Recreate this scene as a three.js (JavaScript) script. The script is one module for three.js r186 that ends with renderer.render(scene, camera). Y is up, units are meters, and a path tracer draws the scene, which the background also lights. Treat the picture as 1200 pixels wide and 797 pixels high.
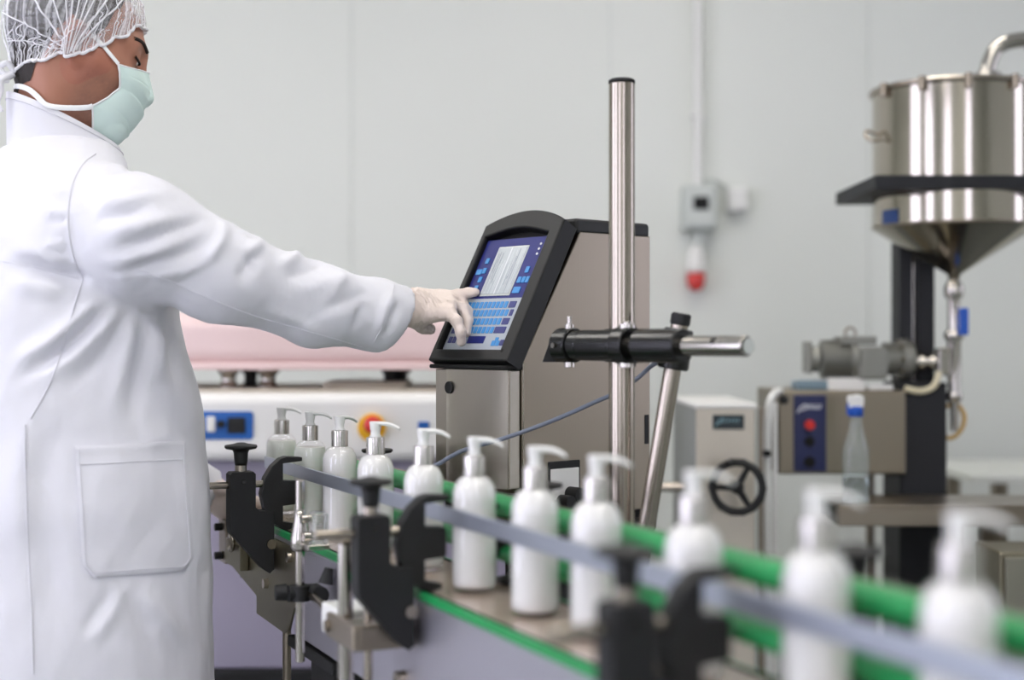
import * as THREE from 'three';
import { RoundedBoxGeometry } from 'three/addons/geometries/RoundedBoxGeometry.js';
import { RectAreaLightUniformsLib } from 'three/addons/lights/RectAreaLightUniformsLib.js';
import { mergeGeometries } from 'three/addons/utils/BufferGeometryUtils.js';
import { ImprovedNoise } from 'three/addons/math/ImprovedNoise.js';

// ---------------------------------------------------------------- camera, sky, exposure
const scene = new THREE.Scene();
const FOCAL = 1667, EYE = 1.21;                       // focal length in pixels of the 1200 x 797 frame, eye height
const camera = new THREE.PerspectiveCamera(2 * Math.atan(398.5 / FOCAL) * 180 / Math.PI, 1200 / 797, 0.05, 60);
camera.position.set(0, EYE, 0);
camera.lookAt(0, EYE, -5);
camera.focus = 2.3;
camera.userData.fStop = 1.7;
scene.add(camera);
scene.background = new THREE.Color().setRGB(0.84, 0.83, 1.04);   // bright overcast daylight outside the windows
scene.backgroundIntensity = 7;
const renderer = new THREE.WebGLRenderer({ antialias: true });
renderer.toneMapping = THREE.LinearToneMapping;
renderer.toneMappingExposure = 0.8;
renderer.shadowMap.enabled = true;
RectAreaLightUniformsLib.init();
const LAMP_POWER = 14;                                 // radiance of the ceiling light panels
const lampSpots = [];
for (const z of [-3.4, -1.6, 0.2, 2.0]) for (const x of [-1.9, 0.6]) lampSpots.push([x, z]);

// ---------------------------------------------------------------- helpers
const V = (x, y, z) => new THREE.Vector3(x, y, z);
const noise = new ImprovedNoise();
let seed = 12345;
const rnd = () => (seed = (seed * 1103515245 + 12345) % 2147483648) / 2147483648;
const clamp = (x, a, b) => Math.min(b, Math.max(a, x));
const lerp = (a, b, t) => a + (b - a) * t;
const sstep = (a, b, x) => { const t = clamp((x - a) / (b - a), 0, 1); return t * t * (3 - 2 * t); };
// a point measured in the photograph, at a distance along the view axis
const at = (px, py, d) => V((px - 600) * d / FOCAL, EYE - (py - 398.5) * d / FOCAL, -d);
const used = {};
const numbered = n => { const k = used[n] = (used[n] ?? -1) + 1; return k ? `${n}_${String(k).padStart(3, '0')}` : n; };
function tag(o, label, category, group) { o.userData.label = label; o.userData.category = category; if (group) o.userData.group = group; return o; }
function thing(name, label, category, [x, y, z] = [0, 0, 0], turn = 0, group) {
  const o = new THREE.Group(); o.name = numbered(name); scene.add(o);
  o.position.set(x, y, z); o.rotation.y = turn;
  return tag(o, label, category, group);
}
function struct(name) { const o = new THREE.Group(); o.name = name; o.userData.kind = 'structure'; scene.add(o); return o; }
function plain(g) { const p = g.index ? g.toNonIndexed() : g; for (const k of Object.keys(p.attributes)) if (!['position', 'normal', 'uv'].includes(k)) p.deleteAttribute(k); if (!p.attributes.uv) p.setAttribute('uv', new THREE.BufferAttribute(new Float32Array(p.attributes.position.count * 2), 2)); return p; }
function obj(name, geos, mat, parent = scene) {
  const list = Array.isArray(geos) ? geos : [geos];
  const m = new THREE.Mesh(list.length > 1 ? mergeGeometries(list.map(plain)) : list[0], mat);
  m.name = parent === scene ? numbered(name) : name; m.castShadow = m.receiveShadow = true; parent.add(m); return m;
}
function group(name, parent) { const g = new THREE.Group(); g.name = name; parent.add(g); return g; }
function boxUV(g, s = 1) {                                      // uv in metres from the dominant axis of each face
  const p = g.attributes.position, n = g.attributes.normal, uv = new Float32Array(p.count * 2);
  for (let i = 0; i < p.count; i++) {
    const ax = Math.abs(n.getX(i)), ay = Math.abs(n.getY(i)), az = Math.abs(n.getZ(i));
    const [u, v] = ax >= ay && ax >= az ? [p.getZ(i), p.getY(i)] : ay >= az ? [p.getX(i), p.getZ(i)] : [p.getX(i), p.getY(i)];
    uv[2 * i] = u * s; uv[2 * i + 1] = v * s;
  }
  g.setAttribute('uv', new THREE.BufferAttribute(uv, 2)); return g;
}
const bx = (x0, x1, y0, y1, z0, z1, r = 0.002) => {
  const w = x1 - x0, h = y1 - y0, d = z1 - z0, q = Math.min(r, w * .45, h * .45, d * .45);
  const g = r > 0 ? new RoundedBoxGeometry(w, h, d, 2, q) : new THREE.BoxGeometry(w, h, d);
  return boxUV(g.translate((x0 + x1) / 2, (y0 + y1) / 2, (z0 + z1) / 2));
};
function cyl(a, b, r0, r1 = r0, n = 28, caps = true) {
  const d = b.clone().sub(a), g = new THREE.CylinderGeometry(r1, r0, d.length(), n, 1, !caps);
  g.applyQuaternion(new THREE.Quaternion().setFromUnitVectors(V(0, 1, 0), d.clone().normalize()));
  return g.translate((a.x + b.x) / 2, (a.y + b.y) / 2, (a.z + b.z) / 2);
}
// rod with rounded edges at both ends
function rod(a, b, r, n = 28) {
  const L = a.distanceTo(b), e = Math.min(r * .25, .0025);
  const g = new THREE.LatheGeometry([[0, 0], [r - e, 0], [r, e], [r, L - e], [r - e, L], [0, L]].map(p => new THREE.Vector2(p[0], p[1])), n);
  const h = toFlatCaps(g);
  h.applyQuaternion(new THREE.Quaternion().setFromUnitVectors(V(0, 1, 0), b.clone().sub(a).normalize()));
  return h.translate(a.x, a.y, a.z);
}
function toFlatCaps(g) { const p = g.toNonIndexed(), P = p.attributes.position, N = p.attributes.normal;       // crease the caps of a lathed rod
  const A = V(), B = V(), C = V();
  for (let i = 0; i < P.count; i += 3) { A.fromBufferAttribute(P, i); B.fromBufferAttribute(P, i + 1); C.fromBufferAttribute(P, i + 2);
    const n = B.clone().sub(A).cross(C.clone().sub(A)).normalize();
    if (Math.abs(n.y) > .9) for (let k = 0; k < 3; k++) N.setXYZ(i + k, 0, Math.sign(n.y), 0);
    else if (Math.abs(n.y) < .2) for (let k = 0; k < 3; k++) { const q = [A, B, C][k], l = Math.hypot(q.x, q.z) || 1; N.setXYZ(i + k, q.x / l, 0, q.z / l); } }
  return p; }
function lathe(pts, n = 40) { return new THREE.LatheGeometry(pts.map(p => new THREE.Vector2(p[0], p[1])), n); }
function tube(pts, r, seg = 40, rad = 10, closed = false) { return new THREE.TubeGeometry(new THREE.CatmullRomCurve3(pts, closed, 'centripetal'), seg, r, rad, closed); }
function extrude(pts, depth, bevel = 0.001, holes = []) {        // outline in xy, extruded along +z from 0
  const s = new THREE.Shape(pts.map(p => new THREE.Vector2(p[0], p[1])));
  for (const h of holes) s.holes.push(new THREE.Path(h.map(p => new THREE.Vector2(p[0], p[1]))));
  const g = new THREE.ExtrudeGeometry(s, { depth: depth - 2 * bevel, bevelEnabled: bevel > 0, bevelThickness: bevel, bevelSize: bevel, bevelOffset: -bevel, bevelSegments: 2, curveSegments: 16 });
  return g.translate(0, 0, bevel);
}
const roundRect = (x0, x1, y0, y1, r, n = 5) => { const o = []; for (const [cx, cy, a] of [[x1 - r, y1 - r, 0], [x0 + r, y1 - r, 90], [x0 + r, y0 + r, 180], [x1 - r, y0 + r, 270]]) for (let i = 0; i <= n; i++) { const t = (a + 90 * i / n) * Math.PI / 180; o.push([cx + r * Math.cos(t), cy + r * Math.sin(t)]); } return o; };

// ---------------------------------------------------------------- textures and materials
function grainTexture(w, h, fn, rx = 1, ry = 1, srgb = false) {
  const d = new Uint8Array(w * h * 4);
  for (let y = 0; y < h; y++) for (let x = 0; x < w; x++) { const c = fn(x / w, y / h, x, y), k = 4 * (y * w + x); if (Array.isArray(c)) { d[k] = c[0]; d[k + 1] = c[1]; d[k + 2] = c[2]; } else d[k] = d[k + 1] = d[k + 2] = clamp(c, 0, 1) * 255; d[k + 3] = 255; }
  const t = new THREE.DataTexture(d, w, h); t.wrapS = t.wrapT = THREE.RepeatWrapping; t.repeat.set(rx, ry); t.magFilter = t.minFilter = THREE.LinearFilter; if (srgb) t.colorSpace = THREE.SRGBColorSpace; t.needsUpdate = true; return t;
}
const brushV = (() => { const col = new Float32Array(512); for (let i = 0; i < 512; i++) col[i] = rnd(); return grainTexture(512, 64, (u, v, x, y) => .5 + .35 * (col[x] - .5) + .25 * (rnd() - .5), 4, 1); })();
const cloth = grainTexture(128, 128, (u, v, x, y) => .5 + .22 * (((x % 4) < 2) === ((y % 4) < 2) ? 1 : -1) + .3 * (rnd() - .5), 30, 30);
const fibre = grainTexture(256, 256, (u, v) => .5 + .5 * noise.noise(u * 40, v * 14, 3.1) + .25 * (rnd() - .5), 3, 3);
const speck = grainTexture(256, 256, (u, v) => .5 + .3 * noise.noise(u * 60, v * 60, 1.7) + .3 * (rnd() - .5), 6, 6);
const std = (hex, roughness = .5, metalness = 0, extra = {}) => new THREE.MeshStandardMaterial({ color: hex, roughness, metalness, ...extra });
const phys = (hex, roughness, metalness, extra) => new THREE.MeshPhysicalMaterial({ color: hex, roughness, metalness, ...extra });
const M = {
  wall: std(0xe0e3dc, .42, 0), joint: std(0xaab1ac, .6), ceiling: std(0xe6e8e4, .8), floor: std(0x8f9492, .35, 0, { roughnessMap: speck }),
  steel: std(0x998f81, .34, 1, { bumpMap: brushV, bumpScale: .00012 }), brushed: std(0x8f8676, .42, 1, { bumpMap: brushV, bumpScale: .0002 }),
  chrome: std(0xb9b4ad, .12, 1), satin: std(0xaaa195, .22, 1), plate: std(0xc6c4ce, .4, 1, { bumpMap: brushV, bumpScale: .00015 }), doorSteel: std(0xc2bbb0, .3, 1, { bumpMap: brushV, bumpScale: .00015 }), olive: std(0x8d8775, .42, 1),
  rail: std(0xb4bac6, .38, .85), hopper: std(0xaca599, .13, 1),
  black: std(0x0b0c0e, .6), blackGloss: std(0x08090a, .25), blackSatin: std(0x0a0b0c, .5), rubber: std(0x0c0c0d, .85), column: std(0x101218, .6),
  green: std(0x17924f, .4), belt: std(0xb5a496, .36, .25, { roughnessMap: speck, bumpMap: speck, bumpScale: .0001 }),
  white: std(0xe6e6e2, .38), lotion: phys(0xdfdedb, .38, 0, { clearcoat: .6, clearcoatRoughness: .12 }), lotionPale: phys(0xe2e6dd, .35, 0, { clearcoat: .6, clearcoatRoughness: .12 }),
  collar: std(0xd6d2cd, .2, 1), clear: phys(0xffffff, .04, 0, { transmission: 1, thickness: 0, ior: 1.45 }), pump: std(0xe6e6e3, .34),
  coat: std(0xe1e1e7, .85, 0, { bumpMap: cloth, bumpScale: .0002 }), glove: std(0xe6d6cc, .55, 0, { bumpMap: fibre, bumpScale: .0006 }),
  skin: phys(0xa8745d, .5, 0, { sheen: .15, sheenRoughness: .5, vertexColors: true }), hair: std(0x2b2523, .75, 0, { bumpMap: fibre, bumpScale: .002 }), brow: std(0x241a16, .8),
  mask: std(0xd6ebe4, .85, 0, { bumpMap: cloth, bumpScale: .0002 }), strap: std(0xeef0f0, .8), eye: std(0xe4ddd6, .25),
  trousers: std(0xd9dbe2, .9), shoe: std(0xe8e8e8, .6),
  cream: std(0xe9e8e4, .4), creamMetal: std(0xcfc7b8, .42, .55, { bumpMap: brushV, bumpScale: .0002 }), pink: std(0xe9cfcc, .35), lavender: std(0x9a94a6, .5), greyPlastic: std(0xc9cec9, .5), red: std(0xd22a22, .3), yellow: std(0xf0b81e, .4), blue: std(0x1f5fae, .4), navy: std(0x1a2250, .4), blueGrip: std(0x1c55b8, .45), hose: phys(0xd9b568, .3, 0, { transmission: .3, thickness: 0 }), paleHose: std(0xd6cdae, .4),
  cable: std(0x6f7686, .45), darkCable: std(0x1a1b1e, .5), screenBlue: std(0x1c2370, .5), keypad: std(0xa3aab2, .35), key: std(0x2a86c8, .35), keyDark: std(0x1c2670, .35), glassPane: phys(0xffffff, .02, 0, { transmission: 1, thickness: 0, ior: 1.5 }),
  motor: std(0x8d8d86, .45, .6), lampWhite: std(0xf4f4f2, .5), diffuser: std(0xffffff, .6, 0, { emissive: 0xffffff, emissiveIntensity: 6 }), table: std(0xe4e6dd, .4),
};

// signed distances and a surface-nets mesher
const smin = (a, b, k) => { const h = Math.max(k - Math.abs(a - b), 0) / k; return Math.min(a, b) - h * h * k * .25; };
const smax = (a, b, k) => -smin(-a, -b, k);
function cap(x, y, z, a, b, r0, r1 = r0) {
  const dx = b.x - a.x, dy = b.y - a.y, dz = b.z - a.z, l = dx * dx + dy * dy + dz * dz;
  const t = l ? clamp(((x - a.x) * dx + (y - a.y) * dy + (z - a.z) * dz) / l, 0, 1) : 0;
  return Math.hypot(x - a.x - dx * t, y - a.y - dy * t, z - a.z - dz * t) - r0 - (r1 - r0) * t;
}
function ell(x, y, z, cx, cy, cz, rx, ry, rz) {
  const px = (x - cx) / rx, py = (y - cy) / ry, pz = (z - cz) / rz, k0 = Math.hypot(px, py, pz), k1 = Math.hypot(px / rx, py / ry, pz / rz);
  return k1 ? k0 * (k0 - 1) / k1 : -Math.min(rx, ry, rz);
}
function nets(f, lo, hi, c) {
  const nx = Math.ceil((hi.x - lo.x) / c) + 1, ny = Math.ceil((hi.y - lo.y) / c) + 1, nz = Math.ceil((hi.z - lo.z) / c) + 1;
  const val = new Float32Array(nx * ny * nz), id = new Int32Array(nx * ny * nz).fill(-1), pos = [], idx = [];
  const I = (i, j, k) => (k * ny + j) * nx + i;
  for (let k = 0; k < nz; k++) for (let j = 0; j < ny; j++) for (let i = 0; i < nx; i++) val[I(i, j, k)] = f(lo.x + i * c, lo.y + j * c, lo.z + k * c);
  const E = [[0, 1], [2, 3], [4, 5], [6, 7], [0, 2], [1, 3], [4, 6], [5, 7], [0, 4], [1, 5], [2, 6], [3, 7]];
  for (let k = 0; k < nz - 1; k++) for (let j = 0; j < ny - 1; j++) for (let i = 0; i < nx - 1; i++) {
    const s = []; let m = 0;
    for (let q = 0; q < 8; q++) { s[q] = val[I(i + (q & 1), j + (q >> 1 & 1), k + (q >> 2))]; if (s[q] < 0) m |= 1 << q; }
    if (m === 0 || m === 255) continue;
    let x = 0, y = 0, z = 0, n = 0;
    for (const [a, b] of E) { if ((s[a] < 0) === (s[b] < 0)) continue; const t = s[a] / (s[a] - s[b]);
      x += lerp(a & 1, b & 1, t); y += lerp(a >> 1 & 1, b >> 1 & 1, t); z += lerp(a >> 2, b >> 2, t); n++; }
    id[I(i, j, k)] = pos.length / 3; pos.push(lo.x + (i + x / n) * c, lo.y + (j + y / n) * c, lo.z + (k + z / n) * c);
  }
  const quad = (a, b, d, e, flip) => { if (a < 0 || b < 0 || d < 0 || e < 0) return; flip ? idx.push(a, d, b, a, e, d) : idx.push(a, b, d, a, d, e); };
  for (let k = 1; k < nz - 1; k++) for (let j = 1; j < ny - 1; j++) for (let i = 1; i < nx - 1; i++) {
    const s0 = val[I(i, j, k)] < 0;
    if (s0 !== val[I(i + 1, j, k)] < 0) quad(id[I(i, j - 1, k - 1)], id[I(i, j, k - 1)], id[I(i, j, k)], id[I(i, j - 1, k)], !s0);
    if (s0 !== val[I(i, j + 1, k)] < 0) quad(id[I(i - 1, j, k - 1)], id[I(i - 1, j, k)], id[I(i, j, k)], id[I(i, j, k - 1)], !s0);
    if (s0 !== val[I(i, j, k + 1)] < 0) quad(id[I(i - 1, j - 1, k)], id[I(i, j - 1, k)], id[I(i, j, k)], id[I(i - 1, j, k)], !s0);
  }
  const g = new THREE.BufferGeometry();
  g.setAttribute('position', new THREE.Float32BufferAttribute(pos, 3)); g.setIndex(idx); g.computeVertexNormals();
  return g;
}
function displace(g, fn) {                                        // moves vertices along their normals
  const p = g.attributes.position, n = g.attributes.normal;
  for (let i = 0; i < p.count; i++) { const x = p.getX(i), y = p.getY(i), z = p.getZ(i), d = fn(x, y, z, n.getX(i), n.getY(i), n.getZ(i)); p.setXYZ(i, x + n.getX(i) * d, y + n.getY(i) * d, z + n.getZ(i) * d); }
  g.computeVertexNormals(); return g;
}
// a grid surface: fn(u, v) -> Vector3, with thickness along the local normal
function sheet(nu, nv, fn, thick = 0) {
  const P = [], uv = [], idx = [], W = nu + 1;
  for (let j = 0; j <= nv; j++) for (let i = 0; i <= nu; i++) { const p = fn(i / nu, j / nv); P.push(p.x, p.y, p.z); uv.push(i / nu, j / nv); }
  for (let j = 0; j < nv; j++) for (let i = 0; i < nu; i++) { const a = j * W + i; idx.push(a, a + 1, a + W + 1, a, a + W + 1, a + W); }
  const g = new THREE.BufferGeometry(); g.setAttribute('position', new THREE.Float32BufferAttribute(P, 3)); g.setAttribute('uv', new THREE.Float32BufferAttribute(uv, 2)); g.setIndex(idx); g.computeVertexNormals();
  if (!thick) return g;
  const N = g.attributes.normal, n = P.length / 3, P2 = P.slice(), uv2 = uv.concat(uv), idx2 = idx.slice();
  for (let i = 0; i < n; i++) P2.push(P[3 * i] - N.getX(i) * thick, P[3 * i + 1] - N.getY(i) * thick, P[3 * i + 2] - N.getZ(i) * thick);
  for (let i = 0; i < idx.length; i += 3) idx2.push(idx[i] + n, idx[i + 2] + n, idx[i + 1] + n);
  const rim = []; for (let i = 0; i < nu; i++) rim.push([i, i + 1]); for (let j = 0; j < nv; j++) rim.push([j * W + nu, (j + 1) * W + nu]); for (let i = nu; i > 0; i--) rim.push([nv * W + i, nv * W + i - 1]); for (let j = nv; j > 0; j--) rim.push([j * W, (j - 1) * W]);
  for (const [a, b] of rim) idx2.push(a, a + n, b, b, a + n, b + n);
  const h = new THREE.BufferGeometry(); h.setAttribute('position', new THREE.Float32BufferAttribute(P2, 3)); h.setAttribute('uv', new THREE.Float32BufferAttribute(uv2, 2)); h.setIndex(idx2); h.computeVertexNormals(); return h;
}

// ---------------------------------------------------------------- the room
const X0 = -4.2, X1 = 4.4, Z0 = -5.2, Z1 = 3.0, HT = 3.3, TH = 0.12;
{
  const f = struct('floor'); obj('floor_slab', bx(X0 - TH, X1 + TH, -TH, 0, Z0 - TH, Z1 + TH, 0), M.floor, f);
  const c = struct('ceiling'); obj('ceiling_slab', bx(X0 - TH, X1 + TH, HT, HT + TH, Z0 - TH, Z1 + TH, 0), M.ceiling, c);
  // far wall: sandwich panels with recessed joints
  const w = struct('wall_back');
  obj('wall_core', bx(X0 - TH, X1 + TH, 0, HT, Z0 - TH, Z0 - 0.006, 0), M.joint, w);
  const PW = 0.945;
  for (let k = -4; k < 5; k++) { const a = Math.max(X0, -0.5865 + k * PW), b = Math.min(X1, -0.5865 + (k + 1) * PW); if (b - a > .02) obj('wall_panel', bx(a + .001, b - .001, 0, HT, Z0 - .03, Z0, .0015), M.wall, w); }
  const bb = struct('baseboard_back'); obj('baseboard_strip', bx(X0, X1, 0, .1, Z0, Z0 + .012, .003), M.greyPlastic, bb);
}
let windowCount = 0;
function wall(name, alongX, fixed, side, a0, a1, openings) {        // side: direction of the outside; openings [a, b, y0, y1]
  const w = struct(name), put = (p, q, y0, y1) => { if (q - p < .005 || y1 - y0 < .005) return; const lo = side > 0 ? fixed : fixed - TH, hi = lo + TH; obj('wall_panel', alongX ? bx(p, q, y0, y1, lo, hi, 0) : bx(lo, hi, y0, y1, p, q, 0), M.wall, w); };
  let p = a0;
  for (const [a, b, y0, y1] of openings) {
    put(p, a, 0, HT); put(a, b, 0, y0); put(a, b, y1, HT); p = b;
    const f = struct(`window_${++windowCount}`), t = .05, lo = (side > 0 ? fixed : fixed - TH) + .03, hi = lo + .05, bar = (p0, p1, q0, q1) => alongX ? bx(p0, p1, q0, q1, lo, hi, .004) : bx(lo, hi, q0, q1, p0, p1, .004);
    obj('window_frame', [bar(a, a + t, y0, y1), bar(b - t, b, y0, y1), bar(a + t, b - t, y0, y0 + t), bar(a + t, b - t, y1 - t, y1), bar((a + b) / 2 - t / 2, (a + b) / 2 + t / 2, y0 + t, y1 - t)], M.white, f);
    const m = (lo + hi) / 2;
    for (const [u, v] of [[a + t, (a + b) / 2 - t / 2], [(a + b) / 2 + t / 2, b - t]]) obj('pane', alongX ? bx(u, v, y0 + t, y1 - t, m - .003, m + .003, 0) : bx(m - .003, m + .003, y0 + t, y1 - t, u, v, 0), M.glassPane, f);
  }
  put(p, a1, 0, HT);
}
wall('wall_left', false, X0, -1, Z0, Z1, [[-2.3, -0.9, .2, 3.05], [0.1, 1.7, .2, 3.05]]);
wall('wall_right', false, X1, 1, Z0, Z1, [[-3.2, -2.4, .9, 3.05]]);
wall('wall_front', true, Z1, 1, X0 - TH, X1 + TH, [[-2.7, -1.5, .9, 3.05], [0.9, 1.7, .9, 3.05]]);

// flat ceiling lamps: a glowing diffuser and an area light of the same size just under it
lampSpots.forEach(([x, z], i) => {
  const t = thing('ceiling_lamp', 'white flat ceiling lamp with a long glowing diffuser, out of the frame overhead', 'lamp', [x, HT, z], 0, 'ceiling lamps in rows');
  obj('housing', bx(-.66, .66, -.05, 0, -.16, .16, .004), M.lampWhite, t);
  obj('diffuser', bx(-.63, .63, -.062, -.05, -.13, .13, .002), M.diffuser, t);
  const l = new THREE.RectAreaLight(0xfff8ee, LAMP_POWER, 1.26, .26); l.position.set(x, HT - .066, z); l.lookAt(x, 0, z); scene.add(l);
});

// ---------------------------------------------------------------- fittings on the far wall
{
  const z = Z0, mk = (px, py) => at(px, py, -Z0);
  const t = thing('conduit_pipe', 'white vertical conduit pipe running down the far wall to the grey isolator box', 'pipe', [mk(817, 0).x, 0, z]);
  const yb = mk(0, 219).y;
  obj('pipe', rod(V(0, yb, .03), V(0, HT, .03), .017), M.white, t);
  for (const y of [yb + .25, yb + .75, yb + 1.25]) obj('clip', bx(-.026, .026, y, y + .02, 0, .05, .003), M.white, t);
  const b = thing('isolator_box', 'grey plastic switch box with a dark square window at the foot of the conduit', 'switch box', [mk(817, 0).x, mk(0, 272).y, z]);
  const s = -Z0 / FOCAL;
  obj('housing', bx(-20 * s, 20 * s, 0, 53 * s, 0, .1, .012), M.greyPlastic, b);
  obj('cover', bx(-16 * s, 16 * s, 5 * s, 48 * s, .1, .112, .006), M.greyPlastic, b);
  obj('dark_window', bx(-9 * s, 9 * s, 23 * s, 38 * s, .11, .118, .003), M.rubber, b);
  obj('cable_gland', [cyl(V(0, -.03, .05), V(0, 0, .05), .014), cyl(V(0, -.05, .05), V(0, -.03, .05), .022)], M.greyPlastic, b);
  const k = thing('junction_box', 'small white square box beside the grey switch box on the far wall', 'box', [mk(862, 0).x, mk(0, 249).y, z]);
  obj('housing', bx(-12 * s, 12 * s, 0, 28 * s, 0, .06, .01), M.white, k);
  obj('lid', bx(-10 * s, 10 * s, 2 * s, 26 * s, .06, .068, .005), M.white, k);
  const c = tube([V(mk(823, 0).x, mk(0, 214).y, z + .03), V(mk(836, 0).x, mk(0, 212).y, z + .025), V(mk(848, 0).x, mk(0, 219).y, z + .025), V(mk(858, 0).x, mk(0, 222).y, z + .03)], .006, 24);
  tag(obj('cable', c, M.greyPlastic), 'short grey cable looping from the conduit to the small white box', 'cable');
  const a = thing('warning_beacon', 'red domed warning beacon on a white base hanging below the switch box', 'beacon', [mk(813, 0).x, mk(0, 342).y, z]);
  obj('bracket', bx(-.02, .02, 36 * s, 50 * s, 0, .03, .004), M.white, a);
  obj('base', lathe([[0, 21 * s], [.034, 21 * s], [.036, 26 * s], [.028, 44 * s], [.02, 52 * s], [0, 53 * s]]).translate(0, 0, .06), M.cream, a);
  obj('red_dome', lathe([[0, 0], [.015, .002], [.028, .014], [.034, .034], [.035, 21 * s], [0, 21.2 * s]]).translate(0, 0, .06), phys(0xd02018, .15, 0, { clearcoat: .8 }), a);
}

// ---------------------------------------------------------------- packing machine behind the worker and the printer
{
  const zf = -3.3, q = (px, py) => at(px, py, -zf), t = thing('vacuum_packing_machine', 'white packing machine with a raised pale pink lid and blue control panel, behind the worker', 'machine', [-0.62, 0, -3.6]);
  const L = p => p.sub(t.position);
  const xl = -.66, xr = .66;
  const yT = q(0, 461).y, yB = q(0, 541).y;
  obj('body', bx(xl, xr, yB, yT, -.28, .3, .028), M.cream, t);
  obj('top_plate', bx(xl + .03, xr - .03, yT - .002, yT + .008, -.26, .22, .004), M.creamMetal, t);
  obj('lower_cabinet', bx(xl + .03, xr - .03, .435, yB, -.24, .25, .006), M.lavender, t);
  obj('plinth', bx(xl + .02, xr - .02, .36, .435, -.25, .27, .006), M.black, t);
  for (const x of [xl + .06, xr - .06]) for (const z of [-.2, .2]) obj('leg', cyl(V(x, 0, z), V(x, .36, z), .022), M.satin, t);
  // lid: soft-edged chamber cover held above the top
  const y0 = at(0, 430, 3.45).y, y1 = at(0, 366, 3.45).y;
  const lid = obj('lid', new RoundedBoxGeometry(1.26, y1 - y0, .5, 6, .045).translate(0, (y0 + y1) / 2, -.02), M.pink, t);
  obj('lid_rim', bx(-.635, .635, y0 - .006, y0 + .012, -.275, .235, .006), M.pink, lid);
  const foot = (px, w, dark, z) => { const x = at(px, 0, -(z - 3.6)).x + .62; const p = group('lid_post', t);
    obj('post', lathe([[0, yT], [w * 1.15, yT], [w * 1.15, yT + .012], [w * .8, yT + .018], [w * .8, y0 - .02], [w * 1.2, y0 - .014], [w * 1.2, y0], [0, y0]], 24).translate(x, 0, z), dark ? M.blackSatin : M.chrome, p); };
  foot(268, .022, false, .12); foot(294, .02, true, .06); foot(314, .024, false, .1); foot(468, .026, true, .0); foot(455, .014, true, .1);
  obj('spacer_plate', bx(.16, .36, yT, yT + .022, -.1, .14, .004), M.creamMetal, t);
  // blue control panel
  const zc = .3 + .003, u = px => q(px, 0).x + .62, v = py => q(0, py).y;
  const pan = obj('control_panel', extrude(roundRect(u(222), u(297), v(515), v(482), .008), .006).translate(0, 0, .298), M.blue, t);
  obj('display', bx(u(267), u(288), v(508), v(489), .303, .307, .002), M.blackSatin, pan);
  obj('rocker_switch', bx(u(243), u(253), v(506), v(488), .303, .311, .003), M.cream, pan);
  obj('knob', cyl(V(u(260), v(497), .303), V(u(260), v(497), .32), .009, .008), M.black, pan);
  const es = group('stop_button', t);
  obj('yellow_ring', cyl(V(u(436), v(501), .298), V(u(436), v(501), .312), .033, .032), M.yellow, es);
  obj('red_head', lathe([[0, .03], [.014, .028], [.02, .022], [.02, .012], [.013, .01], [.013, 0], [0, 0]].map(p => [p[0], p[1]]).reverse()).rotateX(Math.PI / 2).translate(u(438), v(497), .311), M.red, es);
  obj('blue_tag', bx(u(490), u(503), v(503), v(494), .299, .305, .002), M.blue, t);
}

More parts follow.
